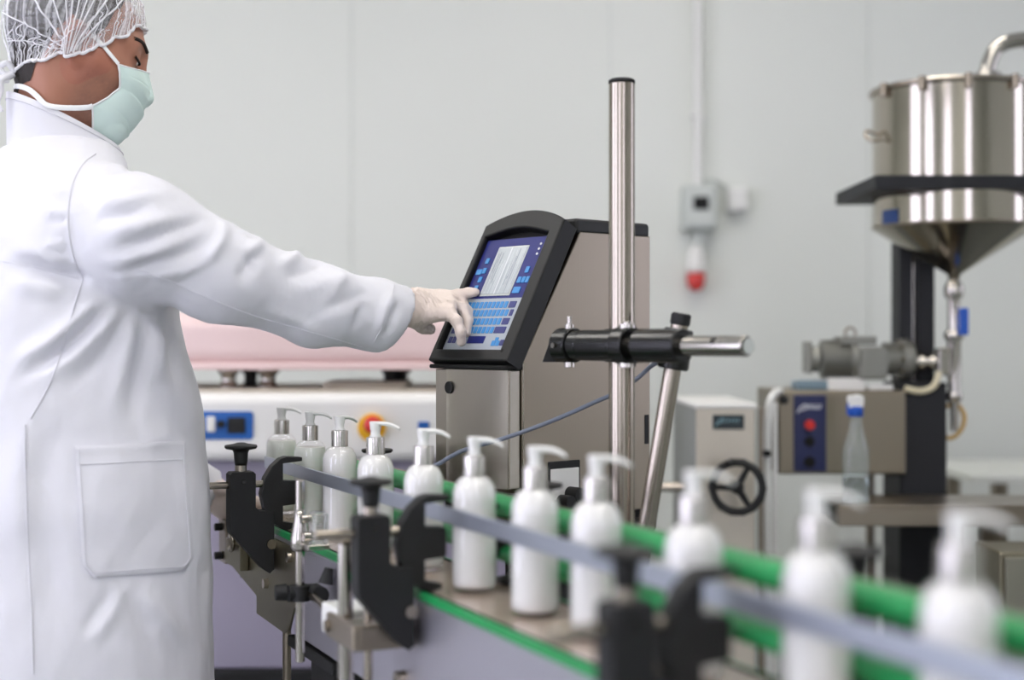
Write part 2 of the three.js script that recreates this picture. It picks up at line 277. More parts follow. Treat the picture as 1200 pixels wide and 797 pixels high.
// ---------------------------------------------------------------- filling station on the right
{
  const t = thing('filling_machine', 'steel filling machine with a round hopper, black column, gear motor and blue valve lever', 'machine', [1.06, 0, -3.5]);
  const q = (px, py, d = 3.5) => at(px, py, d).sub(t.position), s = 3.5 / FOCAL;
  const hx = q(1118, 0).x, yTop = q(0, 108).y, yCone = q(0, 266).y, yTip = q(0, 322).y, R = 93 * s;
  const hop = group('hopper', t);
  obj('bowl', lathe([[.012, yTip - .02], [.016, yTip], [R - .003, yCone - .006], [R, yCone], [R, yTop], [R - .003, yTop], [R - .003, yCone + .002], [.013, yTip + .004]], 96).translate(hx, 0, 0), M.hopper, hop);
  obj('seam_ring', new THREE.TorusGeometry(R, .0025, 8, 96).rotateX(Math.PI / 2).translate(hx, yCone, 0), M.steel, hop);
  obj('rim', new THREE.TorusGeometry(R + .004, .006, 12, 96).rotateX(Math.PI / 2).translate(hx, yTop, 0), M.satin, hop);
  obj('lid', lathe([[0, yTop + .022], [.1, yTop + .02], [R - .01, yTop + .01], [R + .008, yTop + .006], [R + .008, yTop + .002], [0, yTop + .002]], 96).translate(hx, 0, 0), M.hopper, hop);
  for (const an of [200, 232, 262, 295]) { const c = Math.cos(an * Math.PI / 180), n = -Math.sin(an * Math.PI / 180); obj('lid_clip', cyl(V(hx + c * (R + .008), yTop - .022, n * (R + .008)), V(hx + c * (R + .008), yTop + .01, n * (R + .008)), .009), M.steel, hop); }
  obj('side_handle', tube([V(hx - R + .002, yTop - .11, .03), V(hx - R - .025, yTop - .1, .03), V(hx - R - .034, yTop - .115, .045), V(hx - R - .02, yTop - .128, .06), V(hx - R + .004, yTop - .125, .06)], .004, 30), M.steel, hop);
  obj('blue_label', sheet(8, 2, (u, v) => { const a = lerp(197, 207, u) * Math.PI / 180 , an = Math.PI + lerp(12, 26, u) * Math.PI / 180 * 1.25; return V(hx + Math.cos(an) * (R + .0012), lerp(q(0, 268).y + .004, q(0, 249).y, v), -Math.sin(an) * (R + .0012)); }), std(0x1d3f78, .4, 0, { side: THREE.DoubleSide }), hop);
  // bent inlet pipe on the lid
  const pipe = obj('inlet_pipe', tube([V(hx + .075, yTop + .02, .02), V(hx + .075, yTop + .05, .02), V(hx + .1, yTop + .105, .02), V(hx + .16, yTop + .125, .02), V(hx + .3, yTop + .12, .02)], .019, 40, 16), M.chrome, t);
  obj('clamp_ring', [new THREE.TorusGeometry(.024, .011, 12, 30).rotateX(Math.PI / 2).translate(hx + .075, yTop + .035, .02), new THREE.TorusGeometry(.023, .008, 12, 30).rotateY(Math.PI / 2).translate(hx + .18, yTop + .124, .02)], M.chrome, pipe);
  // black platform that carries the hopper, with a round opening
  const hole = []; for (let i = 0; i < 64; i++) hole.push([Math.cos(i / 64 * 2 * Math.PI) * (R + .001), Math.sin(i / 64 * 2 * Math.PI) * (R + .001)]);
  const yp = at(0, 205, 3.3).y;
  obj('platform', extrude([[-.245, -.2], [.27, -.2], [.27, .2], [-.245, .2]], .032, .002, [hole]).rotateX(-Math.PI / 2).translate(hx, yp - .032, 0), M.column, t);
  // column: two uprights above, a closed box below
  const c0 = q(1062, 0).x, c1 = q(1104, 0).x, ySplit = q(0, 448).y;
  for (const [a, b] of [[c0, c0 + .034], [c1 - .042, c1]]) obj('upright', bx(a, b, ySplit, yp - .03, -.14, -.06, .003), M.column, t);
  obj('lift_screw', cyl(V((c0 + c1) / 2 - .004, ySplit, -.09), V((c0 + c1) / 2 - .004, yp - .03, -.09), .011), M.chrome, t);
  obj('column_box', bx(q(1052, 0).x, q(1107, 0).x, .08, ySplit, -.14, .02, .004), M.column, t);
  obj('base_plate', bx(-.32, .32, 0, .08, -.3, .06, .006), M.column, t);
  // control box
  const cb = group('control_box', t), z1 = .05;
  const e = (px, py) => at(px, py, 3.45).sub(t.position);
  obj('box_shell', bx(e(912, 0).x, e(1062, 0).x, e(0, 556).y, e(0, 458).y, -.25, z1, .006), M.brushed, cb);
  obj('front_panel', bx(e(930, 0).x, e(968, 0).x, e(0, 553).y, e(0, 463).y, z1 - .002, z1 + .004, .002), M.navy, cb);
  const mark = std(0xdcdde6, .5);                                // the maker's white slanted mark: swoosh and strokes
  const mk = [tube([V(e(934, 0).x, e(0, 484).y, z1 + .005), V(e(938, 0).x, e(0, 477).y, z1 + .005), V(e(944, 0).x, e(0, 474).y, z1 + .005), V(e(943, 0).x, e(0, 479).y, z1 + .005), V(e(938, 0).x, e(0, 481).y, z1 + .005)], .0018, 20, 6)];
  for (let i = 0; i < 5; i++) mk.push(extrude([[0, 0], [.003, 0], [.006, .012], [.003, .012]], .002, 0).translate(e(945 + i * 3.6, 0).x, e(0, 479.5).y, z1 + .003));
  for (const i of [0, 2]) mk.push(extrude([[0, 0], [.010, 0], [.0105, .0022], [.0005, .0022]], .002, 0).translate(e(946 + i * 3.6, 0).x, e(0, i ? 479.5 : 476).y, z1 + .003));
  obj('white_mark', mk, mark, cb);
  obj('red_button', [cyl(V(e(948, 0).x, e(0, 498).y, z1), V(e(948, 0).x, e(0, 498).y, z1 + .014), .012), ...[0]  .map(() => cyl(V(e(948, 0).x, e(0, 498).y, z1 + .012), V(e(948, 0).x, e(0, 498).y, z1 + .022), .008))], M.red, cb);
  for (const [py, r] of [[517, .012], [541, .013]]) obj('dial', [cyl(V(e(948, 0).x, e(0, py).y, z1), V(e(948, 0).x, e(0, py).y, z1 + .012), r), bx(e(948, 0).x - .002, e(948, 0).x + .002, e(0, py).y - r, e(0, py).y + r, z1 + .01, z1 + .022, .001)], M.rubber, cb);
  obj('corner_knob', lathe([[0, 0], [.009, 0], [.011, .008], [.011, .02], [0, .022]], 20).rotateX(Math.PI / 2).translate(e(917, 0).x, e(0, 468).y, z1), M.black, cb);
  for (const px of [915, 1050]) obj('box_leg', bx(e(px, 0).x - .008, e(px, 0).x + .012, .08, e(0, 555).y, -.22, -.2, .002), M.steel, cb);
  // gear motor on the box
  const gm = group('gear_motor', t), ax = q(0, 421).y, mx = px => q(px, 0).x, X = (a, b, r0, r1, n = 32) => cyl(V(mx(a), ax, -.04), V(mx(b), ax, -.04), r0 * s, r1 * s, n);
  obj('fan_cover', [bx(mx(947), mx(953), ax - 17 * s, ax + 21 * s, -.075, -.005, .006), X(953, 962, 14, 16)], M.motor, gm);
  const fins = [X(966, 998, 19, 19)]; for (let i = 0; i < 9; i++) fins.push(X(967 + i * 3.5, 968.4 + i * 3.5, 23, 23)); 
  obj('finned_body', fins, M.motor, gm);
  obj('terminal_box', bx(mx(985), mx(1028), ax + 17 * s, ax + 27 * s, -.08, .0, .004), M.motor, gm);
  obj('lifting_eye', new THREE.TorusGeometry(.013, .003, 8, 24).translate(mx(1001), ax + 31 * s, -.04), M.steel, gm);
  obj('gearbox', [X(998, 1006, 25, 25), bx(mx(1006), mx(1040), ax - 24 * s, ax + 15 * s, -.09, .01, .008), X(1040, 1060, 20, 17), X(1060, 1068, 24, 24), X(1066, 1074, 20, 20)], M.motor, gm);
  const bolts = []; for (let i = 0; i < 8; i++) { const g = i * Math.PI / 4; bolts.push(cyl(V(mx(1056), ax + Math.cos(g) * .043, -.04 + Math.sin(g) * .043), V(mx(1062), ax + Math.cos(g) * .043, -.04 + Math.sin(g) * .043), .005, .005, 6)); }
  obj('bolt_ring', bolts, M.satin, gm);
  obj('motor_bracket', [bx(mx(970), mx(1014), e(0, 459).y, ax - 22 * s, -.08, .0, .004)], M.cream, gm);
  obj('white_tube', rod(V(mx(1018), e(0, 455).y, -.0), V(mx(1046), e(0, 455).y, .0), .008), M.white, gm);
  obj('junction_box', bx(mx(934), mx(971), e(0, 459).y, e(0, 447).y, -.08, .0, .006), std(0x6f8490, .5), gm);
  // valve train under the hopper
  const vx = hx, vt = group('valve', t), YY = py => q(0, py).y;
  obj('outlet_pipe', lathe([[0, YY(505)], [.009, YY(505)], [.011, YY(472)], [.02, YY(468)], [.02, YY(462)], [.014, YY(458)], [.017, YY(430)], [.017, YY(400)], [.024, YY(396)], [.024, YY(390)], [.015, YY(386)], [.015, YY(352)], [.024, YY(346)], [.024, YY(336)], [.012, YY(326)], [.012, yTip - .01], [0, yTip - .01]], 28).translate(vx, 0, 0), M.chrome, vt);
  obj('blue_lever', bx(vx + .004, vx + .026, YY(393), YY(361), .02, .034, .004), M.blueGrip, vt);
  obj('lever_stem', rod(V(vx, YY(366), 0), V(vx + .012, YY(366), .03), .006), M.satin, vt);
  obj('side_pipe', [rod(V(mx(1072), YY(424), -.03), V(vx, YY(424), 0), .014), ...[1080, 1092, 1102].map(px => cyl(V(mx(px), YY(424), -.02), V(mx(px + 5), YY(424), -.018), .024)), bx(mx(1098), mx(1112), YY(440), YY(408), -.02, .016, .004)], M.chrome, vt);
  obj('pale_hose', tube([V(mx(1098), YY(436), .02), V(mx(1090), YY(452), .03), V(mx(1076), YY(458), .03), V(mx(1056), YY(455), .03)], .008, 30), M.paleHose, vt);
  obj('amber_hose', tube([V(mx(1106), YY(478), -.01), V(mx(1122), YY(474), -.01), V(mx(1131), YY(486), -.01), V(mx(1129), YY(502), -.01), V(mx(1118), YY(513), -.01), V(mx(1106), YY(513), -.01)], .006, 40), M.hose, vt);
}
{ // cream cabinet with a handwheel
  const zf = -3.3, t = thing('handwheel_cabinet', 'cream steel cabinet with a black three-spoke handwheel and a small dark nameplate', 'cabinet', [at(851, 0, 3.3).x, 0, zf]);
  const q = (px, py, d = 3.3) => at(px, py, d).sub(t.position);
  const xl = q(815, 0).x, xr = q(887, 0).x, yt = q(0, 475).y;
  obj('cabinet_body', bx(xl, xr, .06, yt, -.46, -.012, .008), std(0x8f928d, .55), t);
  obj('cabinet_front', bx(xl + .002, xr - .004, .07, yt - .004, -.014, 0, .005), M.creamMetal, t);
  obj('top_lip', bx(xl - .002, xr + .002, yt - .008, yt + .004, -.46, .004, .004), M.cream, t);
  obj('plinth', bx(xl + .01, xr - .01, 0, .06, -.44, -.02, .003), M.black, t);
  const np = obj('nameplate', bx(q(835, 0).x, q(872, 0).x, q(0, 503).y, q(0, 486).y, -.001, .004, .002), std(0x1f2a2e, .4), t);
  const mk = [tube([q(838, 500).setZ(.005), q(842, 493).setZ(.005), q(847, 490).setZ(.005), q(845, 495).setZ(.005), q(841, 496).setZ(.005)], .0013, 20, 6)];
  for (let i = 0; i < 5; i++) mk.push(extrude([[0, 0], [.0026, 0], [.005, .009], [.0024, .009]], .0015, 0).translate(q(848 + i * 3.8, 0).x, q(0, 495).y, .0038));
  obj('pale_mark', mk, std(0x7fa3ad, .5), np);
  const w = group('handwheel', t), c = q(864, 571, 3.22), wz = c.z;
  const wheel = new THREE.TorusGeometry(.056, .009, 14, 48), sp = [wheel, lathe([[0, -.014], [.014, -.014], [.016, 0], [.014, .014], [0, .014]], 24).rotateX(Math.PI / 2)];
  for (const a of [62, 182, 302]) { const g = a * Math.PI / 180; sp.push(cyl(V(Math.cos(g) * .01, Math.sin(g) * .01, 0), V(Math.cos(g) * .055, Math.sin(g) * .055, 0), .0085, .006)); }
  for (let i = 0; i < 14; i++) { const g = i / 14 * 2 * Math.PI; sp.push(new THREE.SphereGeometry(.0095, 10, 8).translate(Math.cos(g) * .057, Math.sin(g) * .057, 0)); }
  const wm = obj('wheel', sp, M.blackSatin, w); wm.position.copy(c); wm.rotation.y = -.25;
  obj('grip_pin', rod(V(c.x - .02, c.y + .056, c.z), V(c.x - .03, c.y + .056, c.z + .045), .007), M.blackSatin, w);
  obj('shaft', rod(V(c.x, c.y, wz), V(c.x, c.y, -.004), .009), M.satin, w);
  obj('side_bar', rod(V(xl - .09, q(0, 576).y, -.1), V(xl + .01, q(0, 576).y, -.1), .011), M.satin, t);
}
{ // vertical service pipes
  const t = thing('service_pipes', 'pair of pale vertical pipes with a bent top right of the cream cabinet', 'pipe', [at(903, 0, 3.42).x, 0, -3.42]);
  const q = (px, py) => at(px, py, 3.42).sub(t.position);
  obj('bent_pipe', tube([V(q(900, 0).x, 0, 0), V(q(900, 0).x, .5, 0), V(q(900, 0).x, q(0, 490).y, 0), V(q(903, 0).x, q(0, 468).y, 0), V(q(910, 0).x, q(0, 460).y, -.012), V(q(917, 0).x, q(0, 459).y, -.03)], .009, 60, 14), M.white, t);
  obj('straight_pipe', rod(V(q(908, 0).x, 0, .0), V(q(908, 0).x, q(0, 472).y, .0), .006), M.cream, t);
  obj('square_post', bx(q(889.5, 0).x, q(895, 0).x, 0, q(0, 478).y, -.02, .0, .002), M.steel, t);
  obj('black_knob', cyl(V(q(898, 0).x, q(0, 531).y, 0), V(q(898, 0).x, q(0, 531).y, .02), .01, .008), M.black, t);
}
{ // steel work table with the spray bottle
  const zf = -3.2, x0 = at(983, 0, 3.2).x, y = at(0, 592, 3.2).y, t = thing('work_table', 'low steel work table in front of the black column at the right edge', 'table', [x0 + .5, 0, zf - .1]);
  obj('top', bx(-.5, .7, y - .008, y, -.12, .1, .003), M.steel, t);
  obj('front_rail', bx(-.5, .7, y - .048, y - .008, .06, .1, .003), M.steel, t);
  obj('end_rail', bx(-.5, -.46, y - .048, y - .008, -.12, .06, .003), M.blackSatin, t);
  for (const [x, z] of [[.6, .06], [.6, -.1], [-.1, -.1]]) obj('leg', bx(x - .018, x + .018, 0, y - .048, z - .018, z + .018, .003), M.steel, t);
  const b = thing('spray_bottle', 'clear plastic spray bottle with a blue and white trigger head on the steel table', 'spray bottle', [at(1003, 0, 3.26).x, y, -3.26]);
  const s = 3.26 / FOCAL, H = py => at(0, py, 3.26).y - y;
  const prof = [[0, 0], [13 * s, 0], [15.5 * s, .005], [15.5 * s, H(535)], [15 * s, H(526)], [12 * s, H(515)], [8 * s, H(503)], [7 * s, H(492)], [6.6 * s, H(486)]];
  obj('bottle', lathe(prof, 40), phys(0xf2f8f8, .06, 0, { transmission: .9, thickness: 0, ior: 1.45 }), b);
  obj('liquid', lathe([[0, .003], [13.5 * s, .003], [14.8 * s, .008], [14.8 * s, H(560)], [0, H(560)]], 40), phys(0xdfe9ea, .02, 0, { transmission: 1, thickness: .05, ior: 1.33 }), b);
  obj('blue_collar', lathe([[0, H(488)], [8.5 * s, H(488)], [8.5 * s, H(478)], [7.5 * s, H(476)], [0, H(476)]], 28), M.blueGrip, b);
  obj('trigger_head', extrude([[-8 * s, H(478)], [7.5 * s, H(478)], [9 * s, H(470)], [8 * s, H(464)], [2 * s, H(462)], [-9 * s, H(464)], [-10 * s, H(468)]], .02, .003).translate(0, 0, -.01), M.white, b);
  obj('trigger', tube([V(-6 * s, H(470), 0), V(-9 * s, H(476), 0), V(-8.5 * s, H(486), 0)], .004, 16, 8), M.blueGrip, b);
}
{
  const t = thing('side_table', 'pale table top jutting in at the right edge before the far wall', 'table', [at(1200, 0, 4.2).x + .25, 0, -4.45]);
  const x0 = at(1138, 0, 4.2).x - t.position.x, y = at(0, 557, 4.2).y;
  obj('top', bx(x0, .6, y - .025, y, -.3, .25, .004), M.table, t);
  for (const x of [x0 + .1, .54]) for (const z of [-.25, .2]) obj('leg', bx(x - .02, x + .02, 0, y - .025, z - .02, z + .02, .003), M.steel, t);
  const c = thing('steel_cabinet', 'dull steel machine cabinet under the right end of the steel work table', 'cabinet', [1.42, 0, -3.02]);
  obj('body', bx(-.42, .5, .05, .775, -.06, .1, .006), M.olive, c);
  for (const [a, b] of [[-.41, -.05], [-.04, .49]]) obj('door_panel', bx(a, b, .07, .765, .1, .112, .004), std(0x8c8a7d, .45, .6), c);
  obj('black_knob', lathe([[0, 0], [.02, 0], [.022, .01], [.012, .02], [0, .022]], 24).rotateX(Math.PI / 2).translate(-.32, .72, .112), M.black, c);
  obj('foot_rail', bx(-.4, .48, 0, .05, -.05, .09, .002), M.black, c);
}

// ---------------------------------------------------------------- conveyor: local x along the belt (towards the camera), y up, z to the operator's side
const BELT = 0.9;
const conv = thing('bottle_conveyor', 'steel bottle conveyor with a beige belt, green guide rails and black rail brackets', 'conveyor', [0.026, 0, -1.607], -65 * Math.PI / 180);
{
  const t = conv, A0 = -1.2, A1 = 1.15, Y = h => BELT + h;
  // belt with a rounded return at its far end
  const prof = []; for (let i = 0; i <= 10; i++) { const g = (90 + 18 * i) * Math.PI / 180; prof.push([A0 + .03 + .03 * Math.cos(g), -.03 + .03 * Math.sin(g)]); }
  obj('belt', extrude([[A1, 0], ...prof, [A1, -.06]], .118, .001).translate(0, BELT, -.059), M.belt, t);
  for (const s of [-1, 1]) {
    const z = s * .0645;
    obj('green_wear_strip', bx(-1.14, A1, Y(-.009), Y(.001), s > 0 ? .0605 : -.0685, s > 0 ? .0685 : -.0605, .0015), M.green, t);
    obj('black_edge', bx(-1.14, A1, Y(-.0015), Y(.0025), s > 0 ? .0588 : -.0606, s > 0 ? .0606 : -.0588, .0006), M.rubber, t);
    obj('side_plate', bx(-.70, A1, Y(-.15), Y(-.0095), s > 0 ? .066 : -.07, s > 0 ? .07 : -.066, .0012), M.plate, t);
    obj('upper_lip', bx(-1.14, A1, Y(-.014), Y(-.0085), s > 0 ? .060 : -.0715, s > 0 ? .0715 : -.060, .001), M.plate, t);
    const end = extrude([[-1.16, -.014], [-1.16, -.09], [-.93, -.125], [-.93, -.155], [-.76, -.157], [-.735, -.148], [-.70, -.1], [-.685, -.014]], .004, .0008).translate(0, BELT, s > 0 ? .0705 : -.0745);
    const ep = obj('end_plate', end, M.olive, t);
    const bs = []; for (const [a, h] of [[-.86, -.093], [-.78, -.092], [-.72, -.03]]) bs.push(cyl(V(a, Y(h), s * .073), V(a, Y(h), s * .082), .0085, .008, 20), cyl(V(a, Y(h), s * .072), V(a, Y(h), s * .0755), .012, .012, 20));
    obj('bolt', bs[0], M.satin, ep); obj('bolt', bs[2], M.satin, ep); obj('bolt', bs[4], M.satin, ep);
    const bl = group('bearing_block', t);
    obj('bearing_plate', bx(-1.15, -1.10, Y(-.095), Y(-.016), s > 0 ? .0745 : -.0865, s > 0 ? .0865 : -.0745, .002), M.steel, bl);
    obj('tension_bar', bx(-1.09, -.98, Y(-.09), Y(-.045), s > 0 ? .0745 : -.09, s > 0 ? .09 : -.0745, .002), M.olive, bl);
    obj('tension_bolt', [cyl(V(-1.125, Y(-.03), s * .086), V(-1.125, Y(-.03), s * .1), .007, .007, 6), cyl(V(-1.125, Y(-.082), s * .086), V(-1.125, Y(-.082), s * .1), .007, .007, 6)], M.black, bl);
    obj('eye_nut', new THREE.TorusGeometry(.012, .0045, 10, 24).translate(-1.02, Y(-.045), s * .096), M.satin, bl);
    obj('frame_bolt', cyl(V(-.23, Y(-.115), s * .07), V(-.23, Y(-.115), s * .082), .0105, .0095, 24), M.satin, t);
  }
  obj('bed_plate', bx(-1.1, A1, Y(-.12), Y(-.064), -.06, .06, .001), M.blackSatin, t);
  // black legs
  for (const a of [-.62, .75]) { const lg = group('leg', t);
    obj('leg_box', bx(a - .06, a + .06, .04, Y(-.175), -.06, .055, .003), M.black, lg);
    obj('leg_flange', bx(a - .13, a + .1, Y(-.175), Y(-.157), -.07, .072, .003), M.black, lg);
    obj('foot_plate', bx(a - .12, a + .12, 0, .04, -.16, .16, .004), M.black, lg); }
  obj('drain_pipe', rod(V(-.83, .3, .05), V(-.83, Y(-.155), .05), .007), M.steel, t);
  // flat steel front rail and two green rails behind the bottles
  obj('front_rail', bx(-1.02, .95, Y(.084), Y(.1045), .0315, .0365, .0015), M.rail, t);
  const gr = (h, r) => { const o = [[.062, h - r], [.0475, h - r]]; for (let i = 0; i <= 16; i++) { const g = (-90 + i * 180 / 16) * Math.PI / 180; o.push([.0475 - Math.cos(g) * r * .95, h + Math.sin(g) * r]); } o.push([.062, h + r]); return o; };
  for (const [h, r] of [[.099, .012], [.041, .0105]]) {
    const rl = obj('green_rail', extrude(gr(h, r), 2.05, .001).rotateY(Math.PI / 2).translate(-1.05, BELT, 0), M.green, t);
    obj('rail_channel', bx(-1.05, 1, Y(h - r * 1.05), Y(h + r * 1.05), -.067, -.0605, .001), M.satin, rl);
  }
  // brackets, the same on both sides
  const arm = [[.0775, .034], [.0775, -.062], [.085, -.068], [.096, -.06], [.148, .0], [.15, .012], [.15, .094], [.146, .098], [.112, .098], [.108, .094], [.108, .04], [.1, .034]];
  const clampOutline = [[.030, .118], [.030, .112], [.062, .109], [.062, .081], [.036, .079], [.034, .075], [.034, .046], [.036, .042], [.062, .040], [.062, .014], [.040, .010], [.040, .004], [.056, .0], [.078, .012], [.092, .034], [.098, .06], [.092, .086], [.080, .105], [.066, .117], [.056, .120]];
  for (const s of [1, -1]) for (const a of [-.82, -.19, .435]) {
    const b = group('rail_bracket', t), Z = z => s * z;
    const near = s > 0, K = near ? 1 : .5, kh = near ? 1 : .88, B = z => .0775 + (z - .0775) * K;      // the far brackets are slimmer
    const flat = (o, w, bev) => extrude(o.map(p => [-s * (p[0] > .0775 ? B(p[0]) : p[0]), p[1] * kh]), w, bev).rotateY(Math.PI / 2).translate(a - w / 2, BELT, 0);
    obj('arm', flat(arm, .030, .0015), M.black, b);
    obj('rail_clamp', flat(clampOutline, .022, .0012), M.blackSatin, b);
    obj('cross_rod', rod(V(a, Y(.0765 * kh), Z(.06)), V(a, Y(.0765 * kh), Z(B(.20))), .0058), M.satin, b);
    obj('set_screw', cyl(V(a + .0145, Y(.082 * kh), Z(B(.128))), V(a + .0158, Y(.082 * kh), Z(B(.128))), .0045, .004, 6), M.blackGloss, b);
    const kz = Z(B(.129));
    obj('knob_stem', cyl(V(a, Y(.097 * kh), kz), V(a, Y(.112 * kh + .001), kz), .0095), M.satin, b);
    obj('knob', lathe([[0, .108], [.0095, .108], [.0105, .114], [.0115, .128], [.0135, .1325], [.024, .1345], [.0265, .1375], [.0255, .1405], [.012, .1425], [.006, .1445], [0, .1445]], 36).translate(a, BELT - (near ? 0 : .014), kz), M.blackSatin, b);
    obj('arm_bolt', [cyl(V(a, Y(-.03), Z(.0775)), V(a, Y(-.03), Z(.085)), .01, .01, 6), cyl(V(a + .0, Y(-.03), Z(.09)), V(a, Y(-.03), Z(.1)), .009, .009, 20), cyl(V(a + .013, Y(-.02), Z(.083)), V(a + .02, Y(-.02), Z(.083)), .0085, .008, 20)], M.satin, b);
  }
  // photo-sensor stand on the operator's side
  const sg = group('sensor_stand', t), ra = -.545, rb = .112;
  obj('short_rod', rod(V(ra, Y(-.155), rb), V(ra, Y(.108), rb), .0068), M.chrome, sg);
  const ks = group('cross_clamp', t);
  obj('clamp_body', [cyl(V(ra, Y(-.066), rb), V(ra, Y(-.044), rb), .0155), cyl(V(ra + .0, Y(-.055), rb - .026), V(ra, Y(-.055), rb + .018), .012), cyl(V(ra + .005, Y(-.055), rb - .02), V(ra + .034, Y(-.055), rb - .02), .013)], M.black, ks);
  obj('thumb_screw', cyl(V(ra - .008, Y(-.054), rb + .018), V(ra - .01, Y(-.054), rb + .034), .0125, .011), M.black, ks);
  obj('thumb_screw', cyl(V(ra + .026, Y(-.04), rb - .03), V(ra + .026, Y(-.018), rb - .035), .011, .006), M.black, ks);
  obj('cross_bar', rod(V(ra + .01, Y(-.055), rb - .012), V(-.29, Y(-.064), .118), .0055), M.satin, ks);
  const sb = group('sensor_clip', t);
  obj('clip_body', [lathe([[0, 0], [.012, 0], [.014, .006], [.014, .02], [.009, .045], [.0075, .06], [0, .06]], 24).translate(ra, Y(.006), rb), bx(ra - .01, ra + .05, Y(.012), Y(.02), rb - .03, rb + .004, .002)], M.chrome, sb);
  obj('clear_prism', [bx(ra + .012, ra + .042, Y(.018), Y(.064), rb - .03, rb - .008, .004)], phys(0xf2f4f4, .05, 0, { transmission: .85, thickness: .01, ior: 1.45 }), sb);
  obj('clip_screw', [cyl(V(ra + .025, Y(.055), rb - .01), V(ra + .025, Y(.055), rb + .006), .006), cyl(V(ra + .03, Y(.03), rb - .01), V(ra + .03, Y(.03), rb + .004), .007)], M.chrome, sb);
  const tb = -.283, zb = .13;
  const ts = group('tall_rod', t);
  obj('rod', rod(V(tb, .3, zb), V(tb, Y(.056), zb), .0098), M.chrome, ts);
  obj('back_rod', rod(V(tb + .035, .3, .112), V(tb + .035, Y(-.015), .112), .0055), M.satin, ts);
  obj('top_plate', bx(tb - .055, tb + .045, Y(.0555), Y(.0625), zb - .018, zb + .02, .002), M.steel, ts);
  obj('clamp_strap', bx(tb - .035, tb + .075, Y(-.072), Y(-.04), zb + .006, zb + .016, .005), M.steel, ts);
  obj('strap_screw', cyl(V(tb - .022, Y(-.056), zb + .015), V(tb - .022, Y(-.056), zb + .021), .008, .008, 6), M.steel, ts);
  obj('white_block', bx(tb - .085, tb - .012, Y(-.076), Y(-.036), .082, zb + .006, .004), M.white, ts);
  obj('stand_arm', bx(tb + .02, tb + .075, Y(-.072), Y(-.04), .0745, zb + .008, .003), M.steel, ts);
}

// ---------------------------------------------------------------- bottles on the belt
{
    const outer = lathe([[0, 0], [.0225, 0], [.0262, .0022], [.0274, .006], [.0275, .02], [.0275, .114], [.0269, .1225], [.0247, .131], [.020, .138], [.0135, .1418], [.0118, .143], [.0118, .15]], 48);
  const fill = top => lathe([[0, .005], [.0225, .005], [.0258, .0072], [.0267, .012], [.0267, .114], [.0261, .122], [.0239, .130], ...(top > .136 ? [[.0193, .137], [.013, .1408], [.0112, .142], [.0112, top], [0, top]] : [[.0215, top], [0, top]])], 48);
  const collar = [lathe([[.0125, .1415], [.0133, .1415], [.0135, .1422], [.0135, .1655], [.0128, .1665], [.0098, .167], [.0098, .166]], 40)];
  const pump = (() => { const g = [lathe([[0, .166], [.0088, .166], [.0088, .169], [.0070, .170], [.0070, .176], [.0078, .178], [.0088, .188], [.0086, .1896], [0, .19]], 32)];
    g.push(sheet(24, 10, (u, v) => { const a = u * 2 * Math.PI, x = lerp(.002, .0355, v), r = lerp(.0046, .0032, v), y = .1862 - .0068 * v * v * v + .0008 * Math.sin(v * 3); return V(x, y + Math.sin(a) * r * .78, Math.cos(a) * r * lerp(1.5, 1, v)); }));
    g.push(new THREE.SphereGeometry(.0032, 12, 8).scale(.5, .78, 1).translate(.0355, .1794, 0)); return mergeGeometries(g.map(plain)); })();
  const full = fill(.143), low = fill(.131);
  const make = (label, content, mat) => {
    const t = thing('lotion_bottle', label, 'pump bottle', [0, 0, 0], 0, 'pump bottles on the belt');
    obj('lotion', content, mat, t); obj('bottle_wall', outer, M.clear, t); obj('silver_collar', collar, M.collar, t); obj('pump_head', pump, M.pump, t); return t;
  };
  // offsets along the belt and across it, turn of the nozzle, words
  const rows = [[330, .001, -8], [363.5, .002, -6], [398, -.001, 48], [440, .001, -10], [496.5, -.001, -12], [556, .002, -14], [627, .001, -18], [699, -.002, -10], [813, .001, 4], [957, .0, -22], [1124, .001, -18]];
  const words = ['pale half-filled bottle at the far left end of the belt, first in the row', 'pale half-filled bottle second from the far end, right of the first rail clamp', 'white bottle third from the far end of the belt, its nozzle turned away', 'white bottle fourth from the far end, in front of the red stop button', 'white bottle just behind the second black rail clamp, fifth from the far end', 'white bottle before the steel printer door, right of the second rail clamp', 'white bottle at the middle of the row, in front of the printer side', 'white bottle standing right before the tall steel pole', 'blurred white bottle beside the handwheel, behind the nearest black bracket', 'blurred large white bottle left of the black column, second nearest', 'most blurred white bottle at the right end of the row, nearest the camera'];
  const z0 = 1.607;
  let src = null, srcPale = null;
  rows.forEach(([px, h, turn], i) => {
    const r = (px - 600) / FOCAL, b = h;                          // the bottles stand in line along the middle of the belt
    const a = (r * (z0 - .4226 * b) - .026 + .9063 * b) / (.4226 + .9063 * r);
    let t;
    if (i < 2) { t = srcPale ? srcPale.clone() : (srcPale = make(words[i], low, M.lotionPale)); } else t = src ? src.clone() : (src = make(words[i], full, M.lotion));
    if (t !== src && t !== srcPale) { t.name = numbered('lotion_bottle'); t.userData = { ...t.userData }; scene.add(t); }
    t.userData.label = words[i];
    t.position.set(.026 + a * .4226 - b * .9063, BELT + .0005, -z0 + a * .9063 + b * .4226); t.rotation.y = turn * Math.PI / 180;
  });
}

